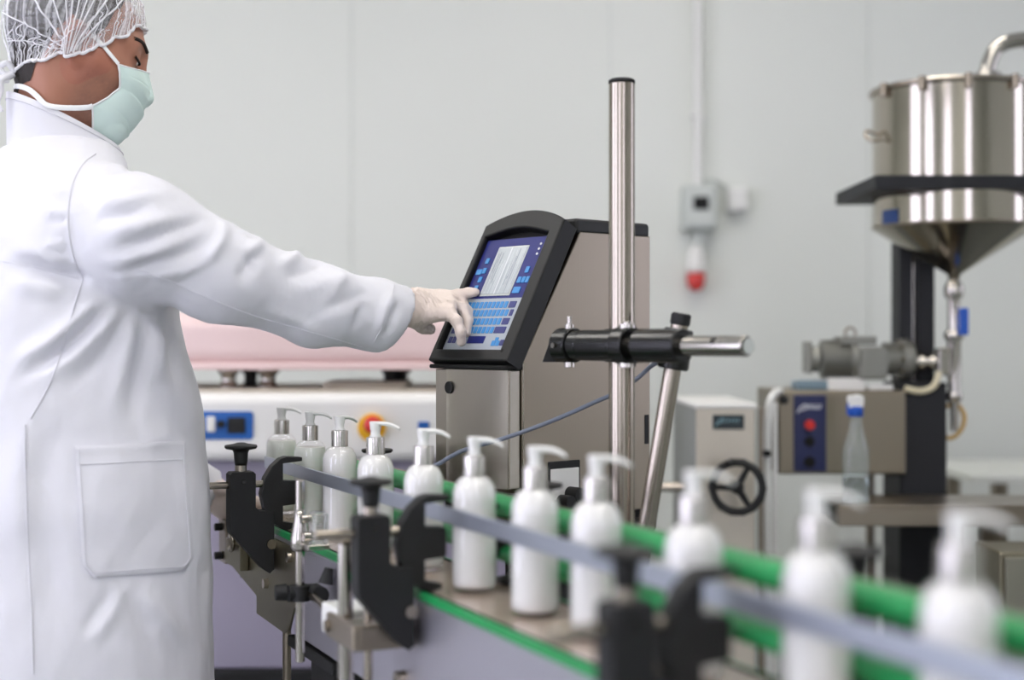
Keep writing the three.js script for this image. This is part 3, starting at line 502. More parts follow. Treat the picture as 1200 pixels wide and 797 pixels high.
// ---------------------------------------------------------------- ink printer on its stand: local x right along the front, z out of the front, y from the base
{
  const BASE = 0.915, W = .195, th = -48.8 * Math.PI / 180, P0 = [0.0162, 0, -2.25];
  const st = thing('printer_stand', 'black pedestal stand carrying the printer behind the belt', 'stand', P0, th);
  obj('top_plate', bx(-W - .02, .01, BASE - .03, BASE - .008, -.30, .03, .004), M.black, st);
  obj('pedestal', bx(-W / 2 - .05, -W / 2 + .05, .03, BASE - .03, -.19, -.09, .004), M.blackSatin, st);
  obj('base_plate', bx(-W - .03, .01, 0, .03, -.3, .02, .005), M.black, st);
  const t = thing('inkjet_printer', 'stainless steel ink printer with a slanted black bezel, blue screen panel and keyboard', 'printer', [P0[0], BASE, P0[2]], th);
  const q0 = .057, slantY = .202 + q0, topY = .438 + q0, back = -.294, lean = .1275 / .236;
  for (const [x, z] of [[-.02, -.02], [-W + .02, -.02], [-.02, -.27], [-W + .02, -.27]]) obj('foot', cyl(V(x, -.008, z), V(x, .008, z), .014, .016), M.rubber, t);
  // body from its side outline (z towards -back), extruded across the width
  const side = [[0, .006], [0, slantY], [.1275, topY - .022], [.294, topY - .022], [.294, .006]];
  const body = extrude(side, W, .002).rotateY(Math.PI / 2).translate(-W, 0, 0);
  obj('body', boxUV(body), M.steel, t);
  obj('top_cover', [bx(-W, 0, topY - .026, topY, back, -.118, .007)], M.blackSatin, t);
  // lower door, slightly bowed, standing proud of the body
  const dy0 = q0 + .003, dy1 = slantY - .012;
  const door = sheet(16, 8, (u, v) => V(lerp(-W + .002, -.003, u), lerp(dy0, dy1, v), .026 + .006 * (1 - Math.pow(2 * u - 1, 4)) - .022 * Math.pow(1 - u, 8)), 0);
  const dside = bx(-W + .006, -.0025, dy0, dy1, .002, .026, .002);
  const dr = group('door', t);
  obj('door_skin', [boxUV(door), dside], M.doorSteel, dr);
  obj('door_edge', bx(-.0032, -.001, dy0, dy1, .024, .028, .0008), M.satin, dr);
  const lock = obj('door_lock', cyl(V(-W + .05, dy1 - .03, .022), V(-W + .05, dy1 - .03, .0335), .0105, .01, 32), M.black, dr); lock.scale.set(1, 1.0, 1);
  obj('gasket', bx(-W - .002, .001, dy1 + .001, dy1 + .008, -.004, .034, .003), M.rubber, t);
  obj('side_trim', bx(-.0006, .0016, q0 - .04, slantY, -.003, .0, .0006), M.satin, t);
  obj('lower_grille', bx(-W + .01, -.01, .012, q0 - .006, -.002, .01, .003), M.blackSatin, t);
  // bezel on the slant: a slab with an arched top; its own frame: x across, y up the slope, z outward
  const bz = group('bezel', t); bz.position.set(0, slantY, 0); bz.rotation.x = -Math.atan(lean);
  const L = .2685, arch = []; for (let i = 0; i <= 20; i++) { const u = i / 20; arch.push([lerp(.003, -W + .0, u), L - .031 + .034 * Math.pow(Math.sin(Math.PI * lerp(.06, .94, u)), .75)]); }
  const OUT = [[-W - .002, -.014], [.003, -.014], ...arch];
  const pl = -W + .013, pr = -.026, p0 = .010, p1 = .222;
  const inner = [[pl - .002, p0 - .003], [pr + .002, p0 - .003], [pr + .002, p1 + .002]]; for (let i = 1; i < 10; i++) inner.push([lerp(pr, pl, i / 10), p1 + .002 + .014 * Math.sin(Math.PI * i / 10)]); inner.push([pl - .002, p1 + .002]);
  const fr = obj('bezel_frame', extrude(OUT, .034, .003, [inner.slice().reverse()]).translate(0, 0, -.001), M.blackSatin, bz);
  obj('bezel_back', extrude(OUT.map(p => [clamp(p[0], -W + .004, -.003), Math.min(p[1], L - .01)]), .02, .0005).translate(0, 0, -.004), M.black, bz);
  obj('bezel_hole', cyl(V(-.018, .004, .031), V(-.018, .004, .0335), .003), M.rubber, bz);
  const fp = group('front_panel', t); fp.position.copy(bz.position); fp.rotation.copy(bz.rotation);
  const zp = .024, ux = u => lerp(pl, pr, u), vy = v => lerp(p0, p1, v);
  const patch = (u0, u1, v0, v1, z0, z1, r = .0012) => extrude(roundRect(ux(u0), ux(u1), vy(v0), vy(v1), r, 3), z1 - z0, .0003).translate(0, 0, z0);
  obj('blue_overlay', patch(0, 1, .45, 1, zp - .008, zp, .003), M.screenBlue, fp);
  obj('keypad_overlay', patch(0, 1, 0, .452, zp - .008, zp + .0004, .003), M.keypad, fp);
  const scr = (() => { const c = document.createElement('canvas'); c.width = 128; c.height = 160; const g = c.getContext('2d'); g.fillStyle = '#a4acb2'; g.fillRect(0, 0, 128, 160);
    for (let i = 0; i < 46; i++) { g.fillStyle = ['#868f97', '#6f7a83', '#bcc3c8', '#98a1a8'][i % 4]; const x = 6 + rnd() * 116; g.fillRect(x, 4 + rnd() * 60, .8 + rnd() * 2.4, 40 + rnd() * 90); }
    g.fillStyle = '#c9ced2'; g.fillRect(58, 0, 5, 160); const tx = new THREE.CanvasTexture(c); tx.colorSpace = THREE.SRGBColorSpace; return tx; })();
  obj('screen_bezel', patch(.25, .735, .475, .925, zp - .002, zp + .001, .001), M.greyPlastic, fp);
  { const g = new THREE.BoxGeometry(ux(.72) - ux(.265), vy(.91) - vy(.49), .001).translate((ux(.72) + ux(.265)) / 2, (vy(.91) + vy(.49)) / 2, zp + .0012); obj('screen', g, new THREE.MeshStandardMaterial({ map: scr, roughness: .25, emissive: 0xffffff, emissiveMap: scr, emissiveIntensity: .03 }), fp); }
  const K = (u, v, w, h, m = M.key) => obj('key', patch(u - w / 2, u + w / 2, v - h / 2, v + h / 2, zp, zp + .0014, .001), m, fp);
  const rowsK = [[.392, 10, .055, .075], [.32, 11, .035, .072], [.245, 10, .06, .072], [.17, 9, .09, .078]];
  for (const [v, n, u0, du] of rowsK) { for (let i = 0; i < n; i++) K(.145 + i * .067 + (u0 - .055) * .3, v, .050, .056); K(.07, v, .07, .056, M.keyDark); K(.145 + n * .067 + (.95 - .145 - n * .067) / 2 - .03, v, .95 - .145 - n * .067 - .03 > .05 ? .95 - .145 - n * .067 - .03 : .05, .056, M.keyDark); }
  K(.50, .085, .27, .062, M.keyDark); K(.07, .085, .055, .056, M.keyDark); K(.14, .085, .055, .056, M.keyDark); K(.80, .055, .06, .045); K(.865, .055, .05, .045); K(.93, .06, .06, .05, M.keyDark); K(.83, .09, .05, .03);
  for (const [u, v] of [[.14, .80], [.075, .70], [.155, .71], [.145, .63], [.135, .55]]) K(u, v, u < .1 ? .09 : .055, .05);
  for (const [u, v, w] of [[.86, .70, .055], [.80, .61, .055], [.865, .61, .05], [.925, .61, .05], [.82, .52, .11]]) K(u, v, w, .055);
  for (const v of [.84, .885, .93]) obj('indicator', cyl(V(ux(.91), vy(v), zp), V(ux(.91), vy(v), zp + .0012), .0022, .0022, 14), M.white, fp);
  // connector recess low on the side
  const cp = group('connector_panel', t);
  obj('recess_frame', bx(-.002, .003, q0 - .035, q0 + .042, -.125, -.055, .002), M.black, cp);
  obj('label_plate', bx(.002, .004, q0 - .02, q0 + .030, -.121, -.058, .001), M.white, cp);
  obj('plug', [cyl(V(.003, q0 - .012, -.1), V(.03, q0 - .012, -.1), .012), cyl(V(.01, q0 - .022, -.075), V(.034, q0 - .022, -.075), .011)], M.black, cp);
  obj('side_label', bx(-.001, .0008, q0 + .06, q0 + .11, -.29, -.28, .0002), M.black, t);
}
{ // ink cable in front of the printer
  const c = tube([at(500, 549, 2.2), at(515, 543, 2.195), at(530, 534, 2.19), at(548, 526, 2.185), at(590, 514, 2.175), at(650, 492, 2.19), at(700, 470, 2.2), at(716, 463, 2.2), at(745, 445, 2.22), at(762, 430, 2.2), at(772, 424, 2.16)], .0035, 120, 10);
  tag(obj('printer_cable', c, M.cable), 'thin grey-blue cable sweeping up across the printer to the clamps', 'cable');
  const w = tube([at(713, 500, 2.25), at(709, 520, 2.25), at(706, 540, 2.25)], .006, 20, 8);
}

// ---------------------------------------------------------------- print-head stand: pole, brace, cross rod, clamps
{
  const t = thing('print_head_stand', 'polished steel pole with black clamps, a horizontal rod and a leaning brace', 'stand', [0.159, 0, -2.06]);
  const o = V(.159, 0, -2.06), top = at(0, 92, 2.05).y;
  const pole = obj('pole', rod(V(0, .012, 0), V(0, top - .004, 0), .0188, 48), M.satin, t);
  obj('pole_cap', lathe([[0, top - .006], [.0192, top - .006], [.0192, top - .001], [.016, top + .001], [0, top + .001]], 40), M.black, pole);
  obj('base_plate', bx(-.16, .09, 0, .012, -.09, .1, .003), M.steel, t);
  const u = V(.62, 0, .784), c0 = V(-.028, at(0, 405, 2).y, .022), P = k => c0.clone().addScaledVector(u, k);
  const cr = obj('cross_rod', rod(P(-.10), P(.275), .0138, 40), M.chrome, t);
  obj('rod_end_cap', rod(P(.2745), P(.2765), .0105, 32), M.greyPlastic, cr);
  obj('rod_mark', new THREE.CylinderGeometry(.01395, .01395, .006, 32, 1, true, -1.9, .8).applyQuaternion(new THREE.Quaternion().setFromUnitVectors(V(0, 1, 0), u)).translate(...P(.225).toArray()), M.black, cr);
  // leaning brace behind the rod
  const b0 = at(798, 372, 2.02).sub(o), b1 = at(757, 622, 2.03).sub(o), dir = b1.clone().sub(b0).normalize(), foot = b0.clone().addScaledVector(dir, (b0.y - .012) / -dir.y);
  const br = obj('brace', rod(foot, b0, .0125, 36), M.satin, t);
  obj('brace_cap', rod(b0.clone().addScaledVector(dir, .012), b0.clone().addScaledVector(dir, -.006), .0142, 32), M.black, br);
  // clamps: sleeves on the rod joined to sleeves on pole and brace
  const clampAt = (k, len, r, name, other, axis, r2, h) => { const g = group('clamp', t), n = V(-u.z, 0, u.x).negate();
    obj('rod_sleeve', [rod(P(k - len / 2), P(k + len / 2), r, 32)], M.blackGloss, g);
    obj('cross_sleeve', rod(other.clone().addScaledVector(axis, -h), other.clone().addScaledVector(axis, h), r2, 32), M.blackGloss, g);
    obj('bridge', bx(-.02, .02, -.021, .021, -.021, .021, .006).applyQuaternion(new THREE.Quaternion().setFromUnitVectors(V(1, 0, 0), u)).translate(...P(k).lerp(other, .55).toArray()), M.blackGloss, g);
    return g; };
  const g1 = clampAt(-.005, .075, .0225, 'pole', V(0, c0.y, 0), V(0, 1, 0), .0265, .024);
  const kB = .118, pB = b0.clone().addScaledVector(dir, (b0.y - c0.y) / -dir.y), g2 = clampAt(kB, .085, .0235, 'brace', pB, dir, .021, .024);
  const bolt = (p, len, r, g) => obj('bolt', [rod(p.clone().add(V(0, -len / 2, 0)), p.clone().add(V(0, len / 2, 0)), r, 16), cyl(p.clone().add(V(0, -.004, 0)), p.clone().add(V(0, .003, 0)), r * 2.2, r * 2.2, 6)], M.chrome, g);
  bolt(P(-.075).add(V(0, .028, 0)), .03, .0035, g1); bolt(P(-.075).add(V(0, -.028, 0)), .01, .004, g1);
  bolt(P(.05).add(V(0, .027, .0)), .014, .006, g2); bolt(P(.05).add(V(0, -.026, .0)), .012, .006, g2);
  const g3 = group('clamp', t);
  obj('end_disc', [rod(P(-.095), P(-.062), .0255, 36), rod(P(-.062), P(-.04), .022, 36)], M.blackGloss, g3);
  obj('mid_disc', rod(P(.035), P(.062), .027, 36), M.blackGloss, g3);
  obj('disc_screw', cyl(P(-.08).add(V(-.0195, 0, .0155)), P(-.08).add(V(-.0225, 0, .018)), .004, .004, 12), M.chrome, g3);
  obj('tag_plate', extrude([[-.028, -.022], [.002, -.022], [.002, .022], [-.012, .022]], .008, .001).translate(P(-.1).x + .004, c0.y - .003, P(-.1).z - .004), M.black, g3);
  obj('brace_collar', rod(pB.clone().addScaledVector(dir, .012), pB.clone().addScaledVector(dir, .034), .0225, 32), M.blackGloss, g2);
}

// ---------------------------------------------------------------- the worker: white coat, hair net, face mask, gloves
{
  const PX = -.70, PZ = -2.28, yaw = 20 * Math.PI / 180;
  const fwd = V(Math.cos(yaw), 0, -Math.sin(yaw)), rgt = V(Math.sin(yaw), 0, Math.cos(yaw));      // rgt: the worker's right, towards the camera
  const person = thing('person', 'worker in a white coat, hair net, green face mask and gloves, pressing the printer keyboard', 'person', [PX, 0, PZ]);
  const W2 = (f, y, r) => V(PX + fwd.x * f + rgt.x * r, y, PZ + fwd.z * f + rgt.z * r);
  const local = g => g.translate(-PX, 0, -PZ);
  const uvm = g => boxUV(g);

  // ---- head: its own frame, x to the far side, y up, z to the face
  const headC = at(94, 63, 2.28), hy = 21 * Math.PI / 180, headM = new THREE.Matrix4().makeRotationFromEuler(new THREE.Euler(14 * Math.PI / 180, Math.PI / 2 + hy, -3 * Math.PI / 180, 'YXZ')).scale(V(1.05, 1.05, 1.05)).setPosition(headC);
  const headInv = headM.clone().invert();
  const H = (x, y, z) => V(x, y, z).applyMatrix4(headM);
  const v_ = (x, y, z) => ({ x, y, z });
  const neckA = v_(0, -.05, -.03);
  const neckB = (() => { const p = W2(-.015, 1.46, 0).applyMatrix4(headInv); return v_(p.x, p.y, p.z); })();
  function skull(x, y, z, ears = true) {
    const ax = Math.abs(x);
    let d = ell(x, y, z, 0, .032, -.012, .076, .088, .098);
    d = smin(d, ell(x, y, z, 0, -.028, .028, .062, .082, .060), .035);
    d = smin(d, cap(ax, y, z, v_(.052, -.055, .0), v_(.022, -.098, .064), .020, .017), .035);
    d = smin(d, cap(x, y, z, v_(0, -.1, .07), v_(0, -.06, .078), .018, .02), .03);
    d = smin(d, cap(ax, y, z, v_(0, .024, .083), v_(.04, .024, .066), .013, .012), .02);
    d = smin(d, cap(ax, y, z, v_(.046, -.028, .052), v_(.062, -.02, .02), .017, .014), .03);
    d = smax(d, -(Math.hypot((ax - .032) * .8, y - .011, z - .101) - .0185), .016);
    d = smin(d, Math.hypot(ax - .031, y - .010, z - .071) - .0142, .006);
    d = smin(d, cap(x, y, z, v_(0, .010, .088), v_(0, -.036, .106), .0075, .0120), .014);
    d = smin(d, cap(ax, y, z, v_(.008, -.042, .1), v_(.012, -.043, .097), .0085), .01);
    d = smin(d, cap(x, y, z, neckA, neckB, .051, .056), .035);
    d = smin(d, cap(ax, y, z, v_(.046, -.04, -.03), v_(.028, -.14, -.005), .017, .014), .03);
    if (ears) {
      const ex = ax - .0755, ey = y + .004, ez = z + .010, tx = ex - .22 * -(ez) * 1 - .004;
      let e = ell(tx, ey - .0, ez, 0, .002, 0, .0062, .032, .0195);
      e = smin(e, ell(tx, ey, ez, -.002, -.024, .006, .006, .012, .010), .008);
      e = smax(e, -ell(tx, ey, ez, .006, .0, .003, .0052, .02, .0105), .004);
      d = smin(d, e, .008);
    }
    return d;
  }
  const headG = nets((x, y, z) => skull(x, y, z), V(-.1, -.2, -.13), V(.1, .14, .14), .003);
  { // skin tone: a darker beard shadow of stubble on jaw and cheek, redder ear and nape
    const p = headG.attributes.position, c = new Float32Array(p.count * 3);
    for (let i = 0; i < p.count; i++) { const x = p.getX(i), y = p.getY(i), z = p.getZ(i), ear = Math.abs(x) > .073 ? 1 : 0;
      const beard = sstep(-.02, -.05, y) * sstep(-.015, .02, z) * (.8 + .4 * noise.noise(x * 300, y * 300, z * 300)), n = .06 * noise.noise(x * 60, y * 60, z * 60);
      c[3 * i] = clamp(.98 - .30 * beard + n, 0, 1); c[3 * i + 1] = clamp(.95 - .24 * beard - .12 * ear + n, 0, 1); c[3 * i + 2] = clamp(.93 - .18 * beard - .1 * ear + n, 0, 1); }
    headG.setAttribute('color', new THREE.BufferAttribute(c, 3));
  }
  headG.applyMatrix4(headM);

  // ---- arm joints
  const S = W2(.045, 1.375, .17), El = at(300, 334, 2.17), Wr = at(468, 366, 2.325);
  const Sl = W2(.03, 1.40, -.175), Ell_ = at(140, 525, 2.53), Wl = at(238, 572, 2.6);
  // ---- gloved hands: chains of joints [point, radius]
  const R1 = (px, py, d, r) => [at(px, py, d), r];
  const rightHand = [
    [R1(462, 364, 2.325, .019), R1(488, 355, 2.345, .0225)], [R1(462, 370, 2.325, .019), R1(489, 366, 2.345, .022)],
    [R1(488, 352, 2.35, .018), R1(517, 348, 2.382, .0135)], [R1(488, 357, 2.345, .018), R1(524, 352, 2.37, .0135)], [R1(488, 363, 2.34, .018), R1(527, 358, 2.35, .013)], [R1(488, 369, 2.335, .017), R1(527, 367, 2.330, .0118)],
    [R1(489, 371, 2.352, .016), R1(508, 366, 2.36, .015)],
    [R1(517, 347.5, 2.382, .0098), R1(536, 345, 2.387, .0088), R1(549, 343, 2.385, .0083), R1(557, 342.5, 2.379, .0072)],
    [R1(526, 351, 2.372, .0100), R1(541, 354, 2.386, .0090), R1(549, 366, 2.372, .0084), R1(550, 377, 2.357, .0074)],
    [R1(529, 357, 2.355, .0100), R1(543, 361, 2.358, .0090), R1(548, 376, 2.350, .0084), R1(547, 390, 2.343, .0074)],
    [R1(527, 368, 2.330, .0104), R1(535, 376, 2.316, .0092), R1(540, 389, 2.314, .0086), R1(540.5, 401, 2.3225, .0074)],
    [R1(488, 376, 2.362, .015), R1(496, 383, 2.372, .0118), R1(504, 385.5, 2.378, .0095)],
  ];
  const leftHand = [
    [R1(236, 572, 2.6, .022), R1(250, 577, 2.6, .023)],
    [R1(250, 574, 2.6, .022), R1(272, 584, 2.585, .0145)], [R1(250, 577, 2.6, .022), R1(272, 590, 2.59, .0145)], [R1(250, 580, 2.6, .022), R1(268, 597, 2.595, .014)], [R1(248, 582, 2.6, .02), R1(262, 602, 2.6, .0135)],
    [R1(272, 584, 2.585, .0118), R1(288, 585, 2.565, .0102), R1(300, 588, 2.555, .0094), R1(311, 591, 2.55, .008)],
    [R1(272, 590, 2.59, .0118), R1(284, 594, 2.575, .0102), R1(296, 597.5, 2.57, .0094), R1(304, 599, 2.565, .008)],
    [R1(268, 597, 2.595, .0114), R1(276, 606, 2.6, .01), R1(278, 616, 2.61, .0092), R1(274, 622, 2.615, .008)],
    [R1(262, 602, 2.6, .011), R1(268, 611, 2.61, .0095), R1(270, 620, 2.615, .0088), R1(267, 625, 2.62, .0076)],
    [R1(252, 572, 2.585, .015), R1(266, 573, 2.555, .0115), R1(279, 577, 2.54, .0092)],
  ];
  const handField = chains => {
    const segs = []; chains.forEach((c, ci) => { for (let i = 0; i + 1 < c.length; i++) segs.push([c[i][0], c[i + 1][0], c[i][1], c[i + 1][1], c.length > 2 ? ci : -1]); });
    return (x, y, z) => { const by = {}; let palm = 1; for (const [a, b, r0, r1, f] of segs) { const d = cap(x, y, z, a, b, r0, r1); if (f < 0) palm = smin(palm, d, .014); else by[f] = by[f] === undefined ? d : smin(by[f], d, .004); }
      let d = palm; for (const k in by) d = smin(d, by[k], .0045); return d; };
  };
  const bounds = chains => { const lo = V(9, 9, 9), hi = V(-9, -9, -9); for (const c of chains) for (const [p, r] of c) { lo.min(p.clone().subScalar(r + .012)); hi.max(p.clone().addScalar(r + .012)); } return [lo, hi]; };
  const fR = handField(rightHand), fL = handField(leftHand), [rl, rh] = bounds(rightHand), [ll, lh] = bounds(leftHand);
  const white = g => { g.setAttribute('color', new THREE.BufferAttribute(new Float32Array(g.attributes.position.count * 3).fill(1), 3)); return g; };
  const handsSkin = [white(nets((x, y, z) => fR(x, y, z) + .0022, rl, rh, .0032)), white(nets((x, y, z) => fL(x, y, z) + .0022, ll, lh, .0032))];

  // ---- trunk, arms and legs under the clothes
  const pelvis = W2(0, .95, 0), trunk = (x, y, z) => {
    let d = 1; const C = (a, b, r0, r1, k = .05) => { d = smin(d, cap(x, y, z, a, b, r0, r1), k); };
    C(W2(0, .95, -.07), W2(0, .95, .07), .10, .10); C(W2(0, 1.0, 0), W2(0, 1.3, 0), .11, .12); C(W2(0, 1.32, -.1), W2(0, 1.32, .1), .085, .085); C(W2(-.01, 1.40, 0), W2(-.015, 1.53, 0), .07, .052);
    C(S, El, .05, .042); C(El, Wr, .042, .019); C(Sl, Ell_, .05, .042); C(Ell_, Wl, .042, .022);
    for (const s of [-.1, .1]) { C(W2(0, .9, s), W2(.01, .5, s), .085, .06, .03); C(W2(.01, .5, s), W2(-.02, .1, s), .056, .04, .03); C(W2(-.03, .055, s), W2(.12, .045, s * 1.1), .042, .032, .03); }
    return d; };
  const tg = nets(trunk, V(-1.05, 0, -2.75), V(-.1, 1.6, -1.95), .012);
  const body = obj('body', (() => { const gs = [headG, white(tg), ...handsSkin].map(g => { const q = g.toNonIndexed(); if (g.attributes.uv) q.deleteAttribute('uv'); return q; }); const m = mergeGeometries(gs); return local(boxUV(m)); })(), M.skin, person);

  // ---- coat
  const rows = [[.46, .225, .25, .28], [.7, .214, .235, .275], [.95, .209, .215, .265], [1.08, .198, .20, .25], [1.25, .16, .185, .235], [1.36, .145, .17, .215], [1.43, .12, .14, .17], [1.48, .08, .128, .108], [1.54, .06, .104, .080]];
  const row = y => { let i = 0; while (i < rows.length - 2 && y > rows[i + 1][0]) i++; const a = rows[i], b = rows[i + 1], t = clamp((y - a[0]) / (b[0] - a[0]), 0, 1), s = t * t * (3 - 2 * t) * .5 + t * .5; return [lerp(a[1], b[1], s), lerp(a[2], b[2], s), lerp(a[3], b[3], s)]; };
  const cutR = { p: at(459, 372, 2.32), n: at(484, 362, 2.345).sub(at(448, 352, 2.305)).add(V(0, -.002, 0)).normalize() };
  cutR.n.add(V(0, -.30 * cutR.n.length(), 0)).normalize();
  const cutL = { p: at(252, 572, 2.6), n: Wl.clone().sub(Ell_).normalize() };
  const A1 = at(164, 277, 2.10), A2 = at(260, 322, 2.14), A3 = at(370, 357, 2.23), A4 = at(440, 369, 2.295), A5 = at(500, 378, 2.36);
  function coat(x, y, z) {
    const dx = x - PX, dz = z - PZ, f = dx * fwd.x + dz * fwd.z, r = dx * rgt.x + dz * rgt.z;
    const [df, db, w] = row(y), D = f > 0 ? df : db;
    const k = Math.pow(Math.pow(Math.abs(f) / D, 2.3) + Math.pow(Math.abs(r) / w, 2.3), 1 / 2.3);
    let d = (k - 1) * Math.min(D, w) * .92;
    d = smax(d, y - 1.52, .02); d = Math.max(d, .47 - y);
    d = smin(d, cap(x, y, z, W2(-.02, 1.44, .05), W2(.01, 1.385, .165), .075, .08), .05);
    d = smin(d, cap(x, y, z, W2(-.02, 1.44, -.05), W2(.01, 1.385, -.165), .075, .08), .05);
    // near sleeve
    let s = smin(smin(cap(x, y, z, S, A1, .095, .084), cap(x, y, z, A1, A2, .084, .068), .03), smin(cap(x, y, z, A2, A3, .068, .060), smin(cap(x, y, z, A3, A4, .060, .056), cap(x, y, z, A4, A5, .056, .051), .02), .03), .03);
    s = smax(s, (x - cutR.p.x) * cutR.n.x + (y - cutR.p.y) * cutR.n.y + (z - cutR.p.z) * cutR.n.z, .006);
    d = smin(d, s, .03);
    let l = smin(cap(x, y, z, Sl, Ell_, .085, .058), cap(x, y, z, Ell_, Wl.clone().addScaledVector(cutL.n, .05), .058, .036), .03);
    l = smax(l, (x - cutL.p.x) * cutL.n.x + (y - cutL.p.y) * cutL.n.y + (z - cutL.p.z) * cutL.n.z, .006);
    return smin(d, l, .03);
  }
  // casts a sight line from the eye through a measured point onto the coat
  const eye = V(0, EYE, 0);
  const hit = (px, py, f = coat) => { const e = at(px, py, 1).sub(eye).normalize(); let t = 1.7; for (let i = 0; i < 90; i++) { const p = eye.clone().addScaledVector(e, t), d = f(p.x, p.y, p.z); if (d < .0006 || t > 3.2) break; t += d * .6; } return eye.clone().addScaledVector(e, t); };
  // folds of the cloth: ridges (+) and valleys (-) along lines on the surface, with width and height in metres
  const F = [];
  const fold = (amp, w, ...pts) => { const P = pts.map(p => hit(p[0], p[1])); const lo = V(9, 9, 9), hi = V(-9, -9, -9); P.forEach(p => { lo.min(p); hi.max(p); }); const m = w * 2.4; F.push({ P, w, amp, lo: lo.subScalar(m), hi: hi.addScalar(m) }); };
  // upper sleeve
  fold(-.007, .012, [102, 262], [150, 250], [222, 236]); fold(.006, .014, [100, 245], [150, 236], [205, 226]); fold(.008, .016, [112, 277], [165, 266], [224, 252]);
  fold(-.007, .012, [110, 297], [165, 284], [215, 266], [245, 254]); fold(.007, .014, [118, 310], [170, 298], [226, 278]); fold(-.006, .012, [108, 318], [165, 311], [226, 293], [258, 272]);
  fold(.005, .012, [150, 325], [215, 318], [270, 292]); fold(.006, .010, [132, 190], [160, 186], [186, 197]); fold(-.005, .010, [120, 205], [150, 200], [172, 200]);
  // elbow and forearm
  fold(.010, .012, [262, 258], [258, 285], [240, 310]); fold(-.008, .013, [284, 312], [298, 300], [316, 284]); fold(.010, .013, [299, 270], [300, 290], [288, 305]); fold(-.007, .014, [275, 330], [290, 316], [302, 306]);
  fold(.008, .012, [366, 294], [345, 303], [322, 314]); fold(-.006, .014, [330, 330], [356, 318], [384, 308]); fold(.005, .015, [340, 345], [380, 332], [410, 322]); fold(-.005, .014, [360, 368], [405, 354], [440, 338]);
  fold(.006, .013, [410, 312], [400, 330], [380, 352]); fold(.007, .012, [462, 338], [450, 362], [440, 396]); fold(-.006, .010, [468, 350], [458, 376], [448, 400]); fold(-.005, .012, [428, 352], [420, 372], [412, 390]); fold(.005, .012, [300, 362], [350, 378], [410, 398]);
  // seam puckers at the shoulder blade
  for (const [y, a] of [[225, .003], [249, .004], [260, -.003], [286, .004], [297, -.003]]) fold(a, .007, [50, y - 3], [68, y], [80, y + 1]);
  // back and side folds
  fold(-.011, .014, [2, 305], [45, 313], [92, 325], [110, 331]); fold(.008, .02, [4, 288], [50, 298], [86, 308]); fold(.007, .02, [2, 330], [45, 338], [85, 344]);
  fold(-.013, .013, [146, 342], [110, 375], [75, 408], [12, 452]); fold(.010, .018, [132, 342], [95, 372], [60, 402], [2, 436]); fold(.010, .018, [150, 356], [118, 388], [85, 420], [30, 462]); fold(-.008, .016, [160, 352], [138, 390], [112, 424], [70, 470]);
  fold(.009, .020, [168, 352], [152, 396], [140, 440], [128, 500]); fold(-.009, .020, [176, 346], [168, 400], [160, 450], [152, 510]); fold(.008, .022, [190, 350], [186, 400], [184, 460]); fold(-.008, .02, [200, 352], [204, 400], [206, 470]);
  fold(.006, .03, [30, 470], [24, 560], [26, 660]); fold(-.006, .03, [62, 470], [52, 560], [56, 680], [60, 790]);
  fold(.004, .014, [104, 760], [130, 718], [146, 684]); fold(-.0035, .014, [90, 752], [118, 712], [139, 690]); fold(-.004, .018, [146, 690], [170, 735], [186, 785]); fold(.005, .02, [160, 690], [190, 720], [220, 760]); fold(.004, .02, [205, 500], [190, 512], [160, 514]); fold(-.004, .03, [240, 640], [236, 700], [240, 780]);
  const LO = V(-1.05, .46, -2.76), HI = V(-.12, 1.66, -1.93);
  const folds = (x, y, z) => { let d = 0; for (const { P, w, amp, lo, hi } of F) {
    if (x < lo.x || y < lo.y || z < lo.z || x > hi.x || y > hi.y || z > hi.z) continue;
    let best = 9, at01 = 0; const n = P.length - 1;
    for (let i = 0; i < n; i++) { const a = P[i], b = P[i + 1], ex = b.x - a.x, ey = b.y - a.y, ez = b.z - a.z, t = clamp(((x - a.x) * ex + (y - a.y) * ey + (z - a.z) * ez) / (ex * ex + ey * ey + ez * ez), 0, 1), D = Math.hypot(x - a.x - ex * t, y - a.y - ey * t, z - a.z - ez * t); if (D < best) { best = D; at01 = (i + t) / n; } }
    if (best > w * 2.4) continue;
    d += amp * sstep(0, .35, at01) * sstep(1, .65, at01) * 1.15 * Math.exp(-best * best / (w * w * .55)); }
    d += .0032 * noise.noise(x * 11, y * 7, z * 11) + .0018 * noise.noise(x * 28 + 5, y * 17, z * 28) + .0007 * noise.noise(x * 70, y * 45, z * 70); return d; };
  const coatG = displace(nets(coat, LO, HI, .0062), (x, y, z) => folds(x, y, z));
  const coatM = obj('coat', local(boxUV(coatG)), M.coat, person);
  const coatF = (x, y, z) => coat(x, y, z) - folds(x, y, z);
  const on = (px, py, lift = 0) => { const p = hit(px, py, coatF), e = p.clone().sub(eye).normalize(); return p.addScaledVector(e, -lift); };
  const seam = (name, r, ...pts) => { const c = new THREE.CatmullRomCurve3(pts.map(p => V(p[0], p[1], 0)), false, 'centripetal'), n = Math.max(12, Math.round(c.getLength() / 6)); const P = c.getSpacedPoints(n).map(p => on(p.x, p.y, .0002)); obj(name, local(tube(P, r, n * 2, 6)), M.coat, coatM); };
  seam('shoulder_seam', .0014, [112, 180], [99, 190], [86, 212], [80, 246], [81, 278], [87, 305], [97, 327]);
  seam('side_seam', .0012, [97, 328], [87, 358], [78, 394], [58, 450], [36, 490]); seam('side_seam', .0013, [29, 498], [30, 560], [33, 640], [37, 720], [39, 790]);
  seam('sleeve_seam', .0011, [158, 315], [200, 330], [250, 352], [300, 371], [360, 388], [425, 407]);
  seam('yoke_seam', .0011, [3, 306], [45, 314], [92, 326]);
  seam('cuff_stitch', .0009, [462, 334], [458, 352], [450, 378], [438, 402]);
